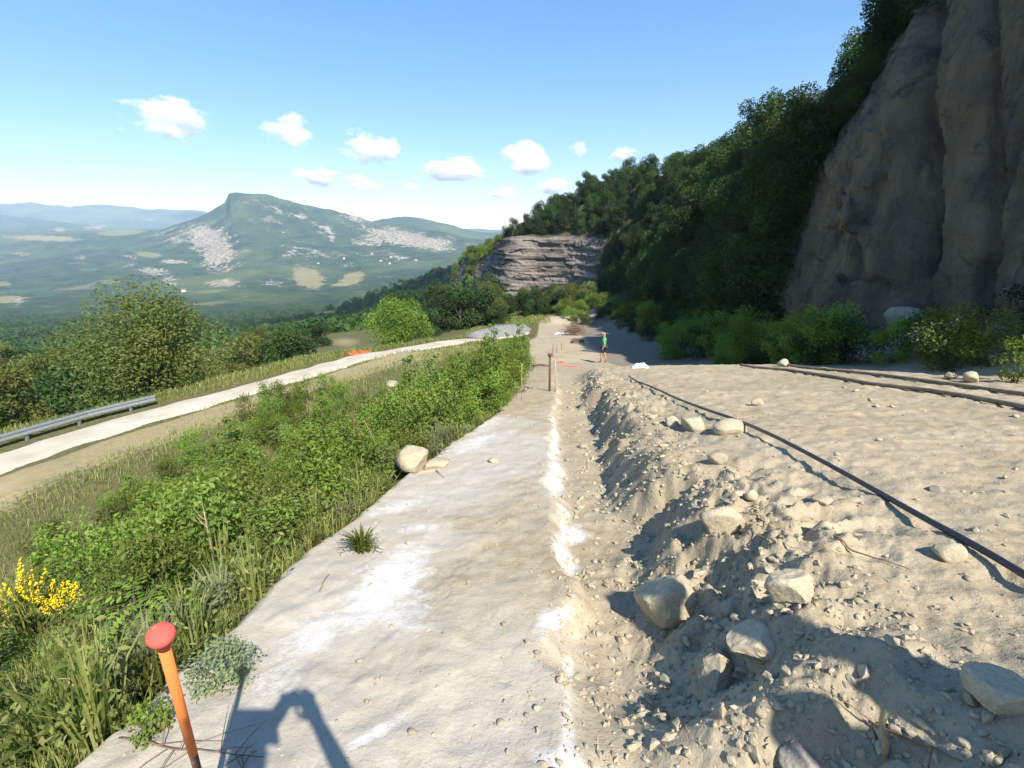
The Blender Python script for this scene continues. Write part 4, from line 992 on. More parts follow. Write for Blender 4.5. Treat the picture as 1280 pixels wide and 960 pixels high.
stone(948, 507, 18, 'pointed pale stone beyond the hose', 10)
stone(1030, 630, 30, 'low dark-edged stone in open ground beside the hose bend', 11, flat=0.5)
stone(905, 662, 60, 'flat topped boulder half buried beside a bundle of twigs', 12, name='boulder', flat=0.7, sink=0.3, rz=0.2)
stone(942, 624, 22, 'small pale stone above the flat topped boulder', 13)
stone(1172, 615, 20, 'brown stone lying alone beyond the hose', 14, 'grey_stone')
stone(912, 768, 26, 'upright pale stone beside the tilted boulder', 15)
stone(519, 588, 50, 'pale rounded boulder at the edge of the slab among weeds', 16, name='boulder', flat=0.85, sink=0.15)
stone(545, 585, 40, 'long flat rock slab on the edge above the shrubs', 17, flat=0.35)
stone(490, 483, 22, 'yellowish boulder lying in the scrub below the bench', 18, name='boulder', flat=0.6)
stone(410, 648, 26, 'pinkish broken stone among the slope shrubs', 19)
stone(797, 934, 16, 'small pale cobble alone in the trench floor', 20)
stone(672, 818, 12, 'dark little stone beside the lime line', 21, 'grey_stone')
stone(617, 578, 18, 'low tan stone in the middle of the slab', 22, flat=0.5)
stone(955, 815, 80, 'mass of broken earth beside the earth-covered boulder', 23, name='boulder', flat=0.8, sink=0.5)
stone(1010, 965, 70, 'grey boulder at the bottom of the picture beside a bent root', 24, 'grey_stone', name='boulder', flat=0.7)
stone(1130, 985, 50, 'pale block beside the bent root at the bottom of the picture', 25, name='boulder', flat=0.8)
stone(730, 560, 16, 'small stone on the shaded lip of the trench', 26)
for i, (px, py, w, l) in enumerate([(1135, 412, 60, 'largest grey boulder against the cliff foot'), (1060, 428, 44, 'grey boulder half hidden by bushes under the cliff'), (1205, 418, 46, 'grey boulder under the cliff beyond the largest one'),
                             (1262, 425, 52, 'grey boulder at the cliff foot nearest the sunlit bush'), (980, 458, 17, 'pale stone at the start of the brown pipes'), (1190, 474, 17, 'pale stone beside the upper brown pipe'),
                             (1216, 478, 26, 'larger pale stone by the upper pipe, beneath the bushes'), (893, 428, 26, 'grey boulder at the corner of the shaded flat'), (842, 437, 14, 'small stone on the shaded flat ground')]):
    stone(px, py, w, l, 40 + i, 'grey_stone' if i in (0, 1, 2, 3, 7) else 'stone', name='boulder' if w > 40 else 'stone', sink=0.2)
# loose cobbles, all much alike
g_ = random.Random(3)
for i in range(58):
    px, py = g_.uniform(790, 1275), g_.uniform(480, 950)
    if px < 800 + (py - 480) * 0.1: continue
    stone(px, py, g_.uniform(5, 14) * (0.7 + (py - 460) / 700), 'small loose cobble on the sunny earth bench around the hose', 100 + i, flat=0.7, group='cobbles on the bench')
for i in range(34):
    px, py = g_.uniform(380, 690), g_.uniform(500, 940)
    if px < 640 - (py - 490) * 0.75: continue
    stone(px, py, g_.uniform(4, 10) * (0.7 + (py - 460) / 700), 'small loose pebble lying on the pale rock slab', 200 + i, flat=0.6, group='pebbles on the slab')
def rubble():
    g = np.random.default_rng(61); n = 12000
    base, Fs = rock_mesh(900, 1); Fs = np.array(Fs); k = len(base)
    y = np.exp(g.uniform(math.log(0.9), math.log(17), n)); c = g.random(n)
    x = np.where(c < 0.62, xwall(y) + g.normal(size=n) * 0.33 + 0.1, np.where(c < 0.72, xline(y) + g.normal(size=n) * 0.12 + 0.1, xwall(y) + 0.4 + g.random(n) ** 1.5 * (y * 1.1 + 1)))
    c2 = g.random(n) < 0.22; x = np.where(c2, xedge(y) + g.random(n) * (xline(y) - xedge(y)), x)
    s = np.clip(g.lognormal(-4.8, 0.62, n), 0.003, 0.036) * np.where(np.abs(x - xwall(y)) < 0.7, 1.25, 0.8) * np.interp(y, [1, 6, 17], [0.9, 1.2, 1.9]) * np.where(c2, 0.6, 1)
    z = G(x, y) + s * 0.25
    th = g.uniform(0, 6.28, n); cs, sn = np.cos(th), np.sin(th)
    B = base[None] * (1 + 0.25 * g.normal(size=(n, k, 3))) * s[:, None, None]
    V = np.stack([B[..., 0] * cs[:, None] - B[..., 1] * sn[:, None], B[..., 0] * sn[:, None] + B[..., 1] * cs[:, None], B[..., 2]], -1) + np.stack([x, y, z], -1)[:, None]
    Fa = (Fs[None] + (np.arange(n) * k)[:, None, None]).reshape(-1, 3)
    o = mesh_obj('rubble', V.reshape(-1, 3), Fa, M['stone'], None, False)
    tag(o, 'crumbled earth clods and gravel', 'rubble', kind='stuff')
rubble()

# ------------------------------------------------------------------ hose, pipes, twigs
def along(pts, lift, n=90):
    P = np.array([tuple(at(*p, False)) for p in pts]); t = np.concatenate([[0], np.cumsum(np.linalg.norm(np.diff(P, axis=0), axis=1))]); tt = np.linspace(0, t[-1], n)
    Q = np.stack([np.interp(tt, t, P[:, k]) for k in range(3)], -1)
    kk = np.exp(-np.linspace(-2, 2, 11) ** 2); kk /= kk.sum()
    Q = np.stack([np.convolve(np.pad(Q[:, k], 5, mode='reflect', reflect_type='odd'), kk, 'valid') for k in range(3)], -1)
    zz = np.maximum(Q[:, 2], G(Q[:, 0], Q[:, 1])); Q[:, 2] = np.convolve(np.pad(zz, 8, mode='edge'), np.ones(17) / 17, 'valid') if n > 40 else zz
    Q[:, 2] = Q[:, 2] + np.interp(tt / t[-1], np.linspace(0, 1, len(lift)), lift)
    return Q
M['hose'] = simple_mat('black polythene hose', (0.018, 0.018, 0.028), 0.38, 0.2, 20, 0.5)
M['pipe'] = simple_mat('dusty brown pipe', (0.20, 0.145, 0.10), 0.6, 0.3, 6, 0.3)
mb = MB(); mb.tube(along([(786, 474), (830, 495), (880, 517), (935, 541), (1000, 572), (1060, 603), (1120, 636), (1200, 680), (1280, 724), (1420, 800)], [0.03, 0.03, 0.05, 0.06, 0.05, 0.06, 0.08, 0.08, 0.05, 0.03, 0.03]), 0.0175, 10)
tag(mb.build('hose', M['hose']), 'long black plastic hose lying slantwise across the sunny bench', 'hose')
mb = MB(); mb.tube(along([(925, 459), (985, 464), (1040, 473), (1085, 482), (1150, 489), (1210, 499), (1280, 512), (1420, 540)], [0.035] * 3), 0.036, 10)
tag(mb.build('pipe', M['pipe']), 'brown dusty pipe lying on the sunny ground, the nearer of the two', 'pipe')
mb = MB(); mb.tube(along([(985, 459), (1050, 465), (1120, 473), (1190, 483), (1280, 496), (1420, 516)], [0.035] * 3), 0.036, 10)
tag(mb.build('pipe', M['pipe']), 'brown dusty pipe nearer the bushes and the cliff foot', 'pipe')

def twig(pts, r, label, name='twig', mat='straw', lift=0.012, extra=0, seed=0):
    Q = along(pts, [lift, lift * 2, lift], 24); mb = MB(); mb.tube(Q, np.linspace(r, r * 0.5, 24), 6); g = np.random.default_rng(seed)
    for i in range(extra):
        s = Q[g.integers(2, 22)]; e = s + np.array([g.normal() * 0.12, g.normal() * 0.12, 0.03]); mb.tube([s, (s + e) / 2 + (0, 0, .01), e], [r * .6, r * .5, r * .2], 4, False)
    tag(mb.build(name, M[mat]), label, 'twig' if name == 'twig' else 'root')
twig([(915, 640), (950, 656), (978, 668)], 0.005, 'bundle of straw coloured twigs beside the flat topped boulder', extra=9, seed=1)
twig([(925, 662), (985, 690), (1060, 700)], 0.004, 'long thin twig running from the straw bundle across the bench', seed=2)
twig([(1040, 683), (1090, 702), (1138, 716)], 0.005, 'straight dark twig lying beneath the hose', mat='dead', seed=3)
twig([(805, 877), (830, 898), (858, 922)], 0.005, 'short dark twig in the trench floor below the boulders', mat='dead', seed=4)
twig([(545, 590), (555, 600)], 0.006, 'short white stick beside the flat rock at the slab edge', seed=5)
twig([(150, 925), (230, 945), (330, 950)], 0.004, 'dry root strands across the slab at the foot of the orange stake', mat='dead', extra=16, seed=9)
twig([(400, 745), (412, 722)], 0.003, 'short dry twig stub on the pale slab below the green tuft', mat='dead', seed=10)
twig([(265, 748), (300, 752), (335, 742)], 0.004, 'thin dry twig lying on the pale slab near the edge', seed=6)
mb = MB(); p = np.array(tuple(at(1108, 945)))
mb.tube([p + v for v in np.array([(0, 0, -.03), (-0.005, 0.01, .05), (-.02, .02, .10), (-.025, .02, .15), (-.035, .025, .19)])], [0.011, 0.011, 0.009, 0.007, 0.004], 8)
tag(mb.build('root', M['straw']), 'pale bent root sticking up out of the loose earth', 'root')
twig([(1085, 905), (1140, 935), (1200, 960)], 0.005, 'thin dark twig lying near the pale bent root', mat='dead', extra=3, seed=8)

# ------------------------------------------------------------------ marker stakes
def worn_mat(name, c, dirt, lo):
    m, nt = new_mat(name); co = N(nt, 'ShaderNodeTexCoord').outputs['Object']
    a, b = noise(nt, co, 28, 6, 0.7, 0.6), noise(nt, co, 120, 4)
    col = mixc(nt, b, tuple(v * 0.82 for v in c), c)
    col = mixc(nt, ramp(nt, a, [(lo, 0.0), (lo + 0.09, 0.85)]), col, dirt)
    finish(nt, col, 0.75, bump(nt, math_(nt, 'ADD', a, b), 0.4, 0.004), 0.25); return m
M['orange'] = worn_mat('worn orange paint', (0.78, 0.24, 0.06), (0.30, 0.17, 0.10), 0.60)
M['redcap'] = worn_mat('worn red cap', (0.57, 0.105, 0.08), (0.36, 0.22, 0.17), 0.62)
M['rust'] = simple_mat('rusty iron', (0.13, 0.075, 0.05), 0.85, 0.35, 40)
top = np.array((-0.684, 0.845, -0.735)); b_ = np.array((-1.075, 1.375)); base = np.array((b_[0], b_[1], float(G(*b_)) - 0.08))
root = empty('marker_stake', base); tag(root, 'orange painted iron stake with a red mushroom cap, leaning in the slab', 'stake')
v = top - base; ln = np.linalg.norm(v); v = v / ln
def on(t): return v * t
mb = MB(); mb.tube([on(ln * 0.50), on(ln * 0.7), on(ln - 0.03)], 0.0113, 12); mb.build('painted_rod', M['orange'], root)
mb = MB(); mb.tube([on(0), on(ln * 0.25), on(ln * 0.4997)], 0.0107, 12); mb.build('rusty_rod', M['rust'], root)
mb = MB(); mb.tube([on(ln - 0.062), on(ln - 0.035), on(ln - 0.024), on(ln - 0.018), on(ln - 0.010), on(ln - 0.002), on(ln)], [0.0125, 0.0135, 0.017, 0.0245, 0.0262, 0.0225, 0.007], 20); mb.build('cap', M['redcap'], root)

def rod(px, py, h, r, label, mat, lean=(0, 0), cap=None):
    p = at(px, py); root = empty('marker_rod', p); tag(root, label, 'stake')
    mb = MB(); mb.tube([(0, 0, -0.15), (lean[0] * h * .5, lean[1] * h * .5, h * .5), (lean[0] * h, lean[1] * h, h)], r, 8); mb.build('rod', M[mat], root)
    if cap:
        t = np.array((lean[0] * h, lean[1] * h, h)); mb = MB(); mb.tube([t + (0, 0, -0.05), t + (0, 0, 0.0), t + (0, 0, 0.03)], [r * 1.8, r * 2.4, r * 1.2], 10); mb.build('cap', M[cap], root)
M['galv'] = simple_mat('galvanised steel', (0.42, 0.44, 0.46), 0.42, 0.12, 8, 0.5, 0.75)
M['palepaint'] = simple_mat('pale paint', (0.33, 0.32, 0.30), 0.7)
rod(687, 489, 1.0, 0.028, 'thick rusty stake standing on the lime line with small branches at its foot', 'rust', (-0.01, 0), 'rust')
rod(694, 490, 0.85, 0.014, 'thin pale stake close beside the thick rusty stake', 'palepaint', (-.01, 0))
rod(691, 446, 0.85, 0.018, 'thin dark rod, tallest of three behind the rusty stake', 'rust')
rod(696, 441, 0.55, 0.016, 'short dark rod, middle of three behind the rusty stake', 'rust')
rod(702, 438, 0.60, 0.016, 'dark rod of three behind the rusty stake, nearest the green-shirted person', 'rust')
rod(652, 500, 0.9, 0.008, 'thin bare cane standing at the fringe of the shrubs', 'straw')
def clutter():
    M['red'] = simple_mat('red plastic sheet', (0.62, 0.10, 0.085), 0.6); M['white'] = simple_mat('white plastic', (0.60, 0.62, 0.64), 0.5)
    M['redorange'] = simple_mat('orange red netting', (0.72, 0.13, 0.055), 0.6)
    def sheet(name, px, py, w, l, h, mat, label, cat, seed):
        p = at(px, py); n = 26; a = np.linspace(-1, 1, n); X, Y = np.meshgrid(a, a); rr = np.clip(1 - (X ** 2 + Y ** 2) ** 1.5, 0, 1)
        Z = h * rr * (0.55 + 0.55 * fbm(X * 2.2, Y * 2.2, 0.0, 4, seed)); ed = 1 + 0.18 * fbm(X * 2, Y * 2, 0.0, 3, seed + 1)
        x, y = p.x + X * w / 2 * ed, p.y + Y * l / 2 * ed
        z = np.maximum(G(x, y), p.z - 0.1) + 0.015 + np.clip(Z, 0, None); Vt = np.stack([x, y, z], -1).reshape(-1, 3) - np.array(p)
        idx = np.arange(n * n).reshape(n, n); Fq = np.stack([idx[:-1, :-1], idx[:-1, 1:], idx[1:, 1:], idx[1:, :-1]], -1).reshape(-1, 4)
        Vb = Vt - (0, 0, 0.012); bd = np.concatenate([idx[0, :], idx[1:, -1], idx[-1, -2::-1], idx[-2:0:-1, 0]])
        rim = np.array([[bd[i], bd[i] + n * n, bd[(i + 1) % len(bd)] + n * n, bd[(i + 1) % len(bd)]] for i in range(len(bd))])
        o = mesh_obj(name, np.concatenate([Vt, Vb]), np.concatenate([Fq, Fq[:, ::-1] + n * n, rim]), M[mat]); o.location = p; tag(o, label, cat)
    sheet('plastic_bag', 800, 459, 0.5, 0.36, 0.15, 'white', 'crumpled white plastic bag at the sunny edge of the shaded flat', 'bag', 1)
    sheet('plastic_sheet', 701, 418, 1.3, 0.8, 0.30, 'white', 'white plastic sheet beside the heap of dry brush', 'sheet', 2)
    sheet('safety_netting', 447, 440, 1.9, 1.4, 0.14, 'redorange', 'orange red plastic netting heaped on the pale gravel road', 'netting', 3)
    sheet('red_cloth', 700, 454, 0.42, 0.35, 0.26, 'red', 'small crumpled red cloth beside the dark rods', 'cloth', 4)
    sheet('red_cloth', 712, 458.5, 0.8, 0.2, 0.06, 'red', 'flat strip of dark red cloth on the ground by the crumpled one', 'cloth', 5)
    # heap of dry brush
    p = at(717, 419); g = np.random.default_rng(71); mb = MB()
    for i in range(260):
        a = g.uniform(0, 6.28); r = abs(g.normal()) * 0.55; c = np.array([math.cos(a) * r * 1.3, math.sin(a) * r, g.random() * 1.1 * math.exp(-r * r)]); d = g.normal(size=3) * (0.35, 0.3, 0.16)
        mb.tube([c - d, c + g.normal(size=3) * 0.04, c + d], [0.014, 0.012, 0.006], 4, False)
    o = mb.build('brush_heap', M['dead']); o.location = p; tag(o, 'tangled heap of dry brown brush at the end of the bench', 'brush heap')
    # old stump
    p = at(722, 429); mb = MB()
    mb.tube([(-0.55, 0, 0.05), (-0.2, 0.02, 0.26), (0.15, 0, 0.30), (0.5, 0.02, 0.12)], [0.10, 0.14, 0.13, 0.08], 9); mb.tube([(0.1, 0, 0.26), (0.2, 0.2, 0.1), (0.3, 0.3, -0.05)], [0.09, 0.07, 0.04], 7); mb.tube([(-0.3, 0, 0.2), (-0.4, -0.2, -0.05)], [0.08, 0.04], 7)
    o = mb.build('fallen_stump', M['rust']); o.location = p; tag(o, 'dark fallen stump on the bare ground past the rods', 'stump')
    # branches by the thick stake
    p = at(675, 459); mb = MB(); mb.tube([(-0.45, 0, 0.05), (0, 0.03, 0.12), (0.5, 0, 0.06)], [0.05, 0.06, 0.03], 7); mb.tube([(0, 0.03, .1), (0.2, -0.1, 0.16)], [.03, .012], 5)
    o = mb.build('log', M['rust']); o.location = p; tag(o, 'short dark log lying behind the thick rusty stake', 'log')
clutter()

# pale concrete-lined chute at the far end of the road
def chute():
    m = simple_mat('grey gravel bank', (0.215, 0.218, 0.215), 0.95, 0.18, 5)
    a, b = Vector((-3.2, 47.0, 0)), Vector((1.2, 60, 0)); n = 30; V, Fs = [], []
    for i in range(n):
        t = i / (n - 1); c = a.lerp(b, t); zt = float(zc(c.y)) + 0.15
        for j, (du, dz) in enumerate([(-1.6, -0.5), (-1.3, 0.05), (-0.3, 0.45), (0.5, 0.42), (1.3, 0.0), (1.6, -0.5)]):
            V.append((c.x + du * (0.5 + 0.6 * math.sin(math.pi * (0.1 + 0.8 * t))), c.y - du * 0.3, zt + dz * (0.6 + 0.6 * math.sin(math.pi * t)) + 0.06 * float(vnoise(i * 0.8, j * 1.7, 0.0, 9))))
    for i in range(n - 1):
        for j in range(5): Fs.append((i * 6 + j, i * 6 + j + 1, i * 6 + j + 7, i * 6 + j + 6))
    Fs += [(0, 1, 2, 3, 4, 5)[::-1], tuple((n - 1) * 6 + j for j in range(6))]
    tag(mesh_obj('gravel_bank', V, Fs, m), 'long low bank of grey gravel at the far end of the pale road', 'gravel bank')
chute()

# metal barrier along the road
def guardrail():
    root = empty('guardrail', (0, 0, 0)); tag(root, 'galvanised steel crash barrier along the outer edge of the pale road', 'crash barrier')
    ys = np.linspace(3, 26.5, 80); xs = xroad(ys) - 1.75
    zb = np.minimum(-8.5, zc(ys) - .24)
    prof = [(0.0, 0.22), (0.06, 0.26), (0.06, 0.32), (0.0, 0.37), (0.0, 0.41), (0.06, 0.46), (0.06, 0.52), (0.0, 0.56)]
    V, Fs = [], []; k = len(prof) * 2
    for x, y, z in zip(xs, ys, zb):
        V += [(x + a, y, z + h) for a, h in prof] + [(x + a - 0.006, y, z + h) for a, h in prof[::-1]]
    for i in range(len(ys) - 1):
        for j in range(k): Fs.append((i * k + j, i * k + (j + 1) % k, (i + 1) * k + (j + 1) % k, (i + 1) * k + j))
    Fs += [tuple(range(k)), tuple((len(ys) - 1) * k + j for j in range(k))[::-1]]
    mesh_obj('rail', V, Fs, M['galv'], root, False)
    for y in np.arange(3.5, 26.5, 2.0):
        mb = MB(); mb.box((float(xroad(y)) - 1.81, y, float(min(-8.5, zc(y) - .24)) + 0.05), (0.09, 0.11, 1.0)); mb.build('post', M['galv'], root, False)
guardrail()

# small pale houses on the far slopes
def houses():
    M['plaster'] = simple_mat('pale plaster', (0.46, 0.42, 0.36), 0.9, 0.08, 0.2); M['rooftile'] = simple_mat('roof tiles', (0.30, 0.14, 0.09), 0.9, 0.15, 0.3)
    g = random.Random(77)
    lst = [(430, 324), (489, 322), (487, 330), (503, 323), (476, 327), (520, 326), (398, 330), (465, 318), (230, 365)]
    for i, (px, py) in enumerate(lst):
        D = ray(px, py); dd = np.geomspace(400, 8000, 1500); z = HF(D[0] * dd, D[1] * dd); k = np.argmax(z > D[2] * dd)
        if z[k] <= D[2] * dd[k]: continue
        x, y = D[0] * dd[k], D[1] * dd[k]; w, l, h = g.uniform(7, 11), g.uniform(8, 14), g.uniform(5, 7)
        root = empty('farmhouse', (x, y, z[k]), g.uniform(-0.6, 0.6)); tag(root, 'tiny pale farmhouse on the far wooded slopes under the flat-topped mountain', 'house', 'far farmhouses')
        mb = MB(); mb.box((0, 0, h / 2 - 1), (l, w, h + 2)); mb.build('wall', M['plaster'], root, False)
        mb = MB(); e = 0.6; mb.add([(-l / 2 - e, -w / 2 - e, h), (l / 2 + e, -w / 2 - e, h), (l / 2 + e, w / 2 + e, h), (-l / 2 - e, w / 2 + e, h), (-l / 2 - e, 0, h + w * .28), (l / 2 + e, 0, h + w * .28)],
               [(0, 1, 5, 4), (2, 3, 4, 5), (0, 4, 3), (1, 2, 5), (3, 2, 1, 0)]); mb.build('roof', M['rooftile'], root, False)
houses()

# ------------------------------------------------------------------ people
M['skin'] = simple_mat('skin', (0.42, 0.235, 0.165), 0.55, 0.08, 20); M['green'] = simple_mat('green shirt', (0.03, 0.33, 0.13), 0.85, 0.12, 12)
M['darkcloth'] = simple_mat('dark cloth', (0.035, 0.035, 0.045), 0.9, 0.15, 12); M['boot'] = simple_mat('reddish boots', (0.30, 0.12, 0.09), 0.7, 0.15, 12)
M['cap_w'] = simple_mat('pale cap', (0.40, 0.33, 0.30), 0.85); M['blue'] = simple_mat('blue shirt', (0.06, 0.10, 0.22), 0.85); M['hair'] = simple_mat('dark hair', (0.02, 0.015, 0.012), 0.6)
M['phone'] = simple_mat('black phone', (0.015, 0.015, 0.018), 0.25, 0.1, 10)
def skin_mesh(name, verts, edges, radii, mat, parent, sub=2):
    me = bpy.data.meshes.new(name); me.from_pydata([tuple(v) for v in verts], edges, [])
    o = bpy.data.objects.new(name, me); COL.objects.link(o)
    sk = o.modifiers.new('s', 'SKIN'); sk.use_smooth_shade = True
    layer = me.skin_vertices[0].data if me.skin_vertices else None
    if layer is None:
        bpy.context.view_layer.objects.active = o; bpy.ops.mesh.customdata_skin_add(); layer = me.skin_vertices[0].data
    for i, r in enumerate(radii):
        layer[i].radius = r if isinstance(r, tuple) else (r, r); layer[i].use_root = (i == 0)
    ss = o.modifiers.new('u', 'SUBSURF'); ss.levels = sub; ss.render_levels = sub
    dg = bpy.context.evaluated_depsgraph_get(); m2 = bpy.data.meshes.new_from_object(o.evaluated_get(dg))
    bpy.data.objects.remove(o); m2.name = name; m2.materials.clear(); m2.materials.append(mat)
    for p in m2.polygons: p.use_smooth = True
    q = bpy.data.objects.new(name, m2); COL.objects.link(q); q.parent = parent
    return q
def person(loc, rz, label, pose, shirt, legs='darkcloth', boots='boot', cap='cap_w', short_legs=True):
    """pose: joints in metres, figure facing +y"""
    root = empty('person', loc, rz); tag(root, label, 'person')
    J = dict(pel=(0, 0, .95), waist=(0, .01, 1.10), chest=(0, .0, 1.30), neck=(0, .0, 1.47), jaw=(0, .015, 1.55), head=(0, .02, 1.64), crown=(0, .01, 1.71),
             shL=(-.17, 0, 1.42), shR=(.17, 0, 1.42), elL=(-.25, -.03, 1.14), elR=(.25, -.03, 1.14), wrL=(-.24, .10, .90), wrR=(.24, .10, .90),
             hpL=(-.095, 0, .90), hpR=(.095, 0, .90), knL=(-.10, .03, .50), knR=(.10, .03, .50), anL=(-.10, 0, .09), anR=(.10, 0, .09), toL=(-.11, .17, .035), toR=(.11, .17, .035))
    J.update(pose)
    names = ['pel', 'waist', 'chest', 'neck', 'jaw', 'head', 'crown', 'shL', 'shR', 'elL', 'elR', 'wrL', 'wrR', 'hpL', 'hpR', 'knL', 'knR', 'anL', 'anR', 'toL', 'toR']
    rad = dict(pel=(.15, .105), waist=(.135, .10), chest=(.16, .11), neck=.055, jaw=.068, head=.086, crown=.055, shL=.062, shR=.062, elL=.042, elR=.042, wrL=.029, wrR=.029,
               hpL=.09, hpR=.09, knL=.06, knR=.06, anL=.042, anR=.042, toL=.036, toR=.036)
    V = [J[n] for n in names]; I = {n: i for i, n in enumerate(names)}
    E = [('pel', 'waist'), ('waist', 'chest'), ('chest', 'neck'), ('neck', 'jaw'), ('jaw', 'head'), ('head', 'crown')] + [(a + s, b + s) for s in 'LR' for a, b in (('sh', 'el'), ('el', 'wr'), ('hp', 'kn'), ('kn', 'an'), ('an', 'to'))] + \
        [('chest', 'shL'), ('chest', 'shR'), ('pel', 'hpL'), ('pel', 'hpR')]
    body = skin_mesh('body', V, [(I[a], I[b]) for a, b in E], [rad[n] for n in names], M['skin'], root)
    # hands with fingers, nose and ears joined into the body mesh
    mb = MB()
    for s, sg in (('L', -1), ('R', 1)):
        w, e = np.array(J['wr' + s]), np.array(J['el' + s]); d = w - e; d /= np.linalg.norm(d); si = np.cross(d, (0, 0, 1.0)); si = si / (np.linalg.norm(si) + 1e-6) if np.linalg.norm(si) > .1 else np.array((1., 0, 0)); up = np.cross(si, d)
        mb.tube([w - d * .02, w + d * .04, w + d * .085], [.028, .036, .034], 8)
        for k, lf in enumerate((.065, .078, .072, .055)):
            b = w + d * .08 + si * (k - 1.5) * .019; mb.tube([b, b + d * lf * .5 - up * .006, b + d * lf * .9 - up * .024], [.0095, .0085, .006], 6)
        b = w + d * .03 + si * .03 * -sg; mb.tube([b, b + d * .03 + si * .022 * -sg, b + d * .06 + si * .026 * -sg], [.012, .010, .007], 6)
    hd = np.array(J['head'])
    mb.tube([hd + (0, .085, .005), hd + (0, .108, -.02), hd + (0, .088, -.032)], [.008, .014, .008], 6)
    for sg in (-1, 1): mb.tube([hd + (sg * .084, 0, .025), hd + (sg * .094, -.01, 0), hd + (sg * .084, 0, -.03)], [.006, .014, .006], 6)
    me = body.data; v0 = np.empty(len(me.vertices) * 3, np.float32); me.vertices.foreach_get('co', v0); v0 = v0.reshape(-1, 3)
    Fs = [tuple(p.vertices) for p in me.polygons] + [tuple(i + len(v0) for i in f) for f in mb.F]
    nb = mesh_obj('body', np.concatenate([v0] + mb.V), Fs, M['skin'], root); bpy.data.objects.remove(body); nb.name = 'body'
    lerp = lambda a, b, t: tuple(np.array(J[a]) * (1 - t) + np.array(J[b]) * t)
    sv = [lerp('pel', 'pel', 0), J['waist'], J['chest'], lerp('chest', 'neck', .8), J['shL'], J['shR'], lerp('shL', 'elL', .7), lerp('shR', 'elR', .7)]
    sv[0] = tuple(np.array(sv[0]) - (0, 0, .04))
    skin_mesh('shirt', sv, [(0, 1), (1, 2), (2, 3), (2, 4), (2, 5), (4, 6), (5, 7)], [(.175, .125), (.160, .120), (.180, .130), .075, .082, .082, .066, .066], M[shirt], root)
    k = .8 if short_legs else 1
    lv = [J['pel'], J['hpL'], J['hpR'], lerp('hpL', 'knL', k), lerp('hpR', 'knR', k)]; le = [(0, 1), (0, 2), (1, 3), (2, 4)]; lr = [(.165, .118), .108, .108, .088, .088]
    if not short_legs: lv += [lerp('knL', 'anL', .85), lerp('knR', 'anR', .85)]; le += [(3, 5), (4, 6)]; lr += [.062, .062]
    skin_mesh('trousers', lv, le, lr, M[legs], root)
    for s in 'LR':
        skin_mesh('boot', [lerp('an' + s, 'kn' + s, .45), lerp('an' + s, 'kn' + s, .1), J['an' + s], J['to' + s]], [(0, 1), (1, 2), (2, 3)], [.062, .056, .056, .046], M[boots], root)
    skin_mesh('cap', [tuple(hd + (0, -.01, .045)), tuple(hd + (0, -.005, .085)), tuple(hd + (0, .12, .05))], [(0, 1), (0, 2)], [.092, .062, (.06, .012)], M[cap], root)
    return root
p = at(754, 457.5); y30 = 29.4; xx = (754 - 640) / F * (y30 * CP + 7 * SP)
person((xx, y30, float(G(xx, y30)) + 0.0), R(62), 'person in a green shirt, dark shorts and reddish boots walking away over the flat', dict(knL=(-.10, .12, .50), anL=(-.10, .10, .12), toL=(-.11, .27, .06), knR=(.10, -.02, .50), anR=(.10, -.14, .10), toR=(.11, .02, .035),
       elL=(-.27, -.12, 1.18), wrL=(-.25, -.02, .95), elR=(.27, .02, 1.16), wrR=(.23, .17, 1.0)), 'green')
gz = float(G(-0.12, -0.2))
hz = -0.05 - gz - 1.63                                   # head level with the camera
Z = lambda a: a + hz
ph = person((-0.12, -0.25, gz), 0.0, 'person in a blue shirt holding up a phone with both hands to take the picture',
       dict(elL=(-.16, .10, Z(1.31)), wrL=(.035, .175, Z(1.63)), elR=(.40, .06, Z(1.32)), wrR=(.21, .18, Z(1.63)), **{k: (x, y, Z(z)) for k, (x, y, z) in
            dict(pel=(0, -.02, .95), waist=(0, .0, 1.10), chest=(0, -.02, 1.30), neck=(0, -.01, 1.47), jaw=(0, .005, 1.55), head=(0, .01, 1.64), crown=(0, 0, 1.71), shL=(-.18, 0, 1.42), shR=(.18, 0, 1.42), hpL=(-.095, -.02, .90), hpR=(.095, -.02, .90)).items()}),
       'blue', short_legs=False)
mb = MB(); mb.box((0, -0.022, 0.0), (0.155, 0.009, 0.075)); tag(mb.build('phone', M['phone'], None, False), 'black phone held sideways between both hands of the picture taker', 'phone')
person((1.98, 0.16, float(G(1.98, 0.16))), R(-63), 'person in dark clothes standing on the bench whose shadow crosses the grey boulder', dict(elL=(-.21, -.02, 1.14), elR=(.21, -.02, 1.14), wrL=(-.2, .03, .90), wrR=(.2, .03, .90), toR=(.11, .15, .035)), 'darkcloth', short_legs=False).scale = (0.82, 0.8, 1.0)
person((2.12, -0.74, float(G(2.12, -0.74))), R(100), 'unseen person in dark clothes behind the trench, added to cast a shadow over the hollow', {}, 'darkcloth', short_legs=False)  # figure out of view, put here for the shadow it throws

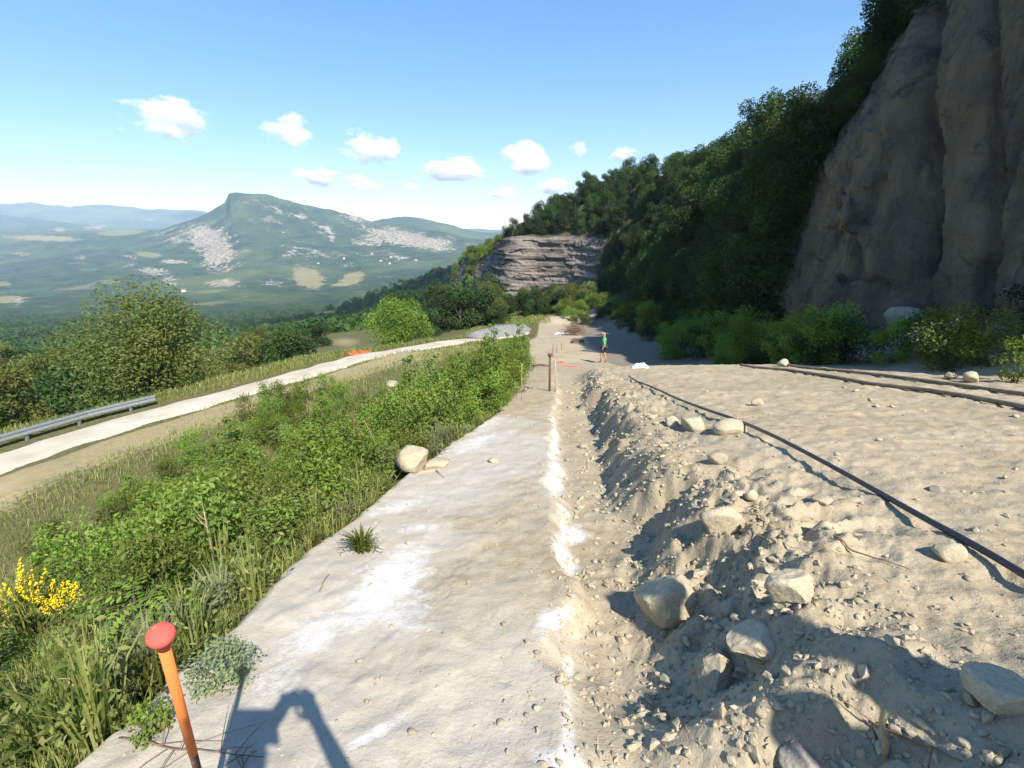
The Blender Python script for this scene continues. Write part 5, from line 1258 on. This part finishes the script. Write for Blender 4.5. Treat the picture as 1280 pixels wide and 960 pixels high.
# ------------------------------------------------------------------ clouds and air
def clouds():
    m, nt = new_mat('cloud vapour'); tc = N(nt, 'ShaderNodeTexCoord'); co = tc.outputs['Object']; oi = N(nt, 'ShaderNodeObjectInfo')
    n = N(nt, 'ShaderNodeTexNoise', noise_dimensions='4D'); n.inputs['Scale'].default_value = 1.6; n.inputs['Detail'].default_value = 7; n.inputs['Roughness'].default_value = 0.66
    L(nt, co, n.inputs['Vector']); L(nt, math_(nt, 'MULTIPLY', oi.outputs['Random'], 40.0), n.inputs['W'])
    ln = N(nt, 'ShaderNodeVectorMath', operation='LENGTH'); L(nt, co, ln.inputs[0])
    d = math_(nt, 'SUBTRACT', math_(nt, 'ADD', math_(nt, 'MULTIPLY', n.outputs[0], 2.7), -0.78), ln.outputs['Value'])
    dens = math_(nt, 'MULTIPLY', ramp(nt, d, [(0.0, 0.0), (0.5, 1.0)]), 0.02)
    v = N(nt, 'ShaderNodeVolumePrincipled'); v.inputs['Color'].default_value = (0.99, 0.99, 0.99, 1); v.inputs['Anisotropy'].default_value = 0.0
    L(nt, dens, v.inputs['Density']); L(nt, v.outputs[0], N(nt, 'ShaderNodeOutputMaterial').inputs['Volume'])
    V, Fs = rock_mesh(5, 3, 0.0, 1.0); V = V / np.linalg.norm(V, axis=1)[:, None]
    me = None
    for i, (px, py, w, h, lab) in enumerate([(207, 148, 100, 44, 'widest white cloud, the long one high over the valley'), (359, 165, 58, 38, 'compact white cloud above the flat-topped mountain'), (466, 188, 66, 42, 'white cloud with a trailing tail above the far shoulder of the mountain'),
        (565, 212, 88, 26, 'long thin hazy cloud in the middle of the sky'), (655, 196, 62, 42, 'bright puffy cloud with a pointed tip near the wooded hill'), (722, 187, 26, 18, 'faintest little cloud over the wooded hill'),
        (690, 232, 38, 22, 'small bright cloud touching the wooded skyline'), (393, 221, 62, 22, 'ragged cloud low above the mountain summit'), (452, 230, 44, 20, 'small flat cloud low beside the ragged one'), (516, 235, 22, 14, 'tiny cloud dot low under the long thin cloud'),
        (628, 242, 42, 16, 'small low cloud under the bright puffy cloud'), (778, 193, 34, 16, 'thin wisp of cloud just over the trees of the crest')]):
        D = ray(px, py); dd = 1500.0 / D[2]
        o = mesh_obj('cloud', V, Fs, m) if me is None else bpy.data.objects.new('cloud', me)
        if me is None: me = o.data
        else: COL.objects.link(o)
        sc_ = dd / F / 2 * 1.45
        o.location = D * dd; o.scale = (w * sc_, w * sc_ * 0.8, h * sc_); o.rotation_euler = (0, 0, math.atan2(-D[0], D[1]))
        tag(o, lab, 'cloud')
    for k, (tx, ty, tz, w, d, lab) in enumerate([(-150, 560, -90, 330, 200, 'unseen cloud added behind the viewer to shade the wooded spur across the valley')]):  # cloud out of view, added only to darken the wooded spur
        t = (1400 - tz) / SUN[2]; o = bpy.data.objects.new('cloud', me); COL.objects.link(o); o.location = (tx + SUN[0] * t, ty + SUN[1] * t, 1400); o.scale = (w, d, 110); o.rotation_euler = (0, 0, 0.5); tag(o, lab, 'cloud')
clouds()
m, nt = new_mat('haze'); v = N(nt, 'ShaderNodeVolumePrincipled'); v.inputs['Color'].default_value = (0.46, 0.66, 1.0, 1); v.inputs['Absorption Color'].default_value = (1, 1, 1, 1); v.inputs['Density'].default_value = 0.00011; v.inputs['Anisotropy'].default_value = 0.0
L(nt, v.outputs[0], N(nt, 'ShaderNodeOutputMaterial').inputs['Volume'])
mb = MB(); mb.box((0, 4000, 45), (36000, 15000, 1290)); o = mb.build('haze', m, None, False); tag(o, kind='stuff')

# ------------------------------------------------------------------ camera and light
cam = bpy.data.cameras.new('camera'); co = bpy.data.objects.new('camera', cam); COL.objects.link(co)
cam.sensor_width = 36; cam.sensor_fit = 'HORIZONTAL'; cam.lens = 36 * F / 1280; cam.clip_end = 60000; cam.clip_start = 0.03
co.location = (0, 0, 0); co.rotation_euler = (math.pi / 2 - PITCH, 0, 0); scene.camera = co
sl = bpy.data.lights.new('sun', 'SUN'); sl.energy = 4.6; sl.angle = R(0.53); sl.color = (1.0, 0.95, 0.87)
so = bpy.data.objects.new('sun', sl); COL.objects.link(so); so.rotation_euler = Vector(-SUN).to_track_quat('-Z', 'Y').to_euler()
w = bpy.data.worlds.new('World'); scene.world = w; w.use_nodes = True; nt = w.node_tree; nt.nodes.clear()
sky = nt.nodes.new('ShaderNodeTexSky'); sky.sky_type = 'NISHITA'; sky.sun_disc = False
sky.sun_elevation = math.asin(SUN[2]); sky.sun_rotation = math.atan2(SUN[0], SUN[1]); sky.air_density = 1.0; sky.dust_density = 0.3; sky.ozone_density = 4.5
bg = nt.nodes.new('ShaderNodeBackground'); bg.inputs[1].default_value = 0.085; out = nt.nodes.new('ShaderNodeOutputWorld')
hs = nt.nodes.new('ShaderNodeHueSaturation'); hs.inputs['Saturation'].default_value = 1.38; hs.inputs['Hue'].default_value = 0.506; hs.inputs['Value'].default_value = 1.75; gm = nt.nodes.new('ShaderNodeGamma'); gm.inputs[1].default_value = 0.74; nt.links.new(sky.outputs[0], gm.inputs[0]); nt.links.new(gm.outputs[0], hs.inputs['Color']); nt.links.new(hs.outputs[0], bg.inputs[0]); nt.links.new(bg.outputs[0], out.inputs[0])
vs = scene.view_settings; vs.view_transform = 'Standard'; vs.look = 'None'; vs.gamma = 1; vs.use_curve_mapping = False; vs.exposure = 1.04
cy = scene.cycles
cy.use_denoising = True; cy.max_bounces = 12; cy.diffuse_bounces = 3; cy.transparent_max_bounces = 6; cy.volume_bounces = 10; cy.glossy_bounces = 2; cy.transmission_bounces = 3
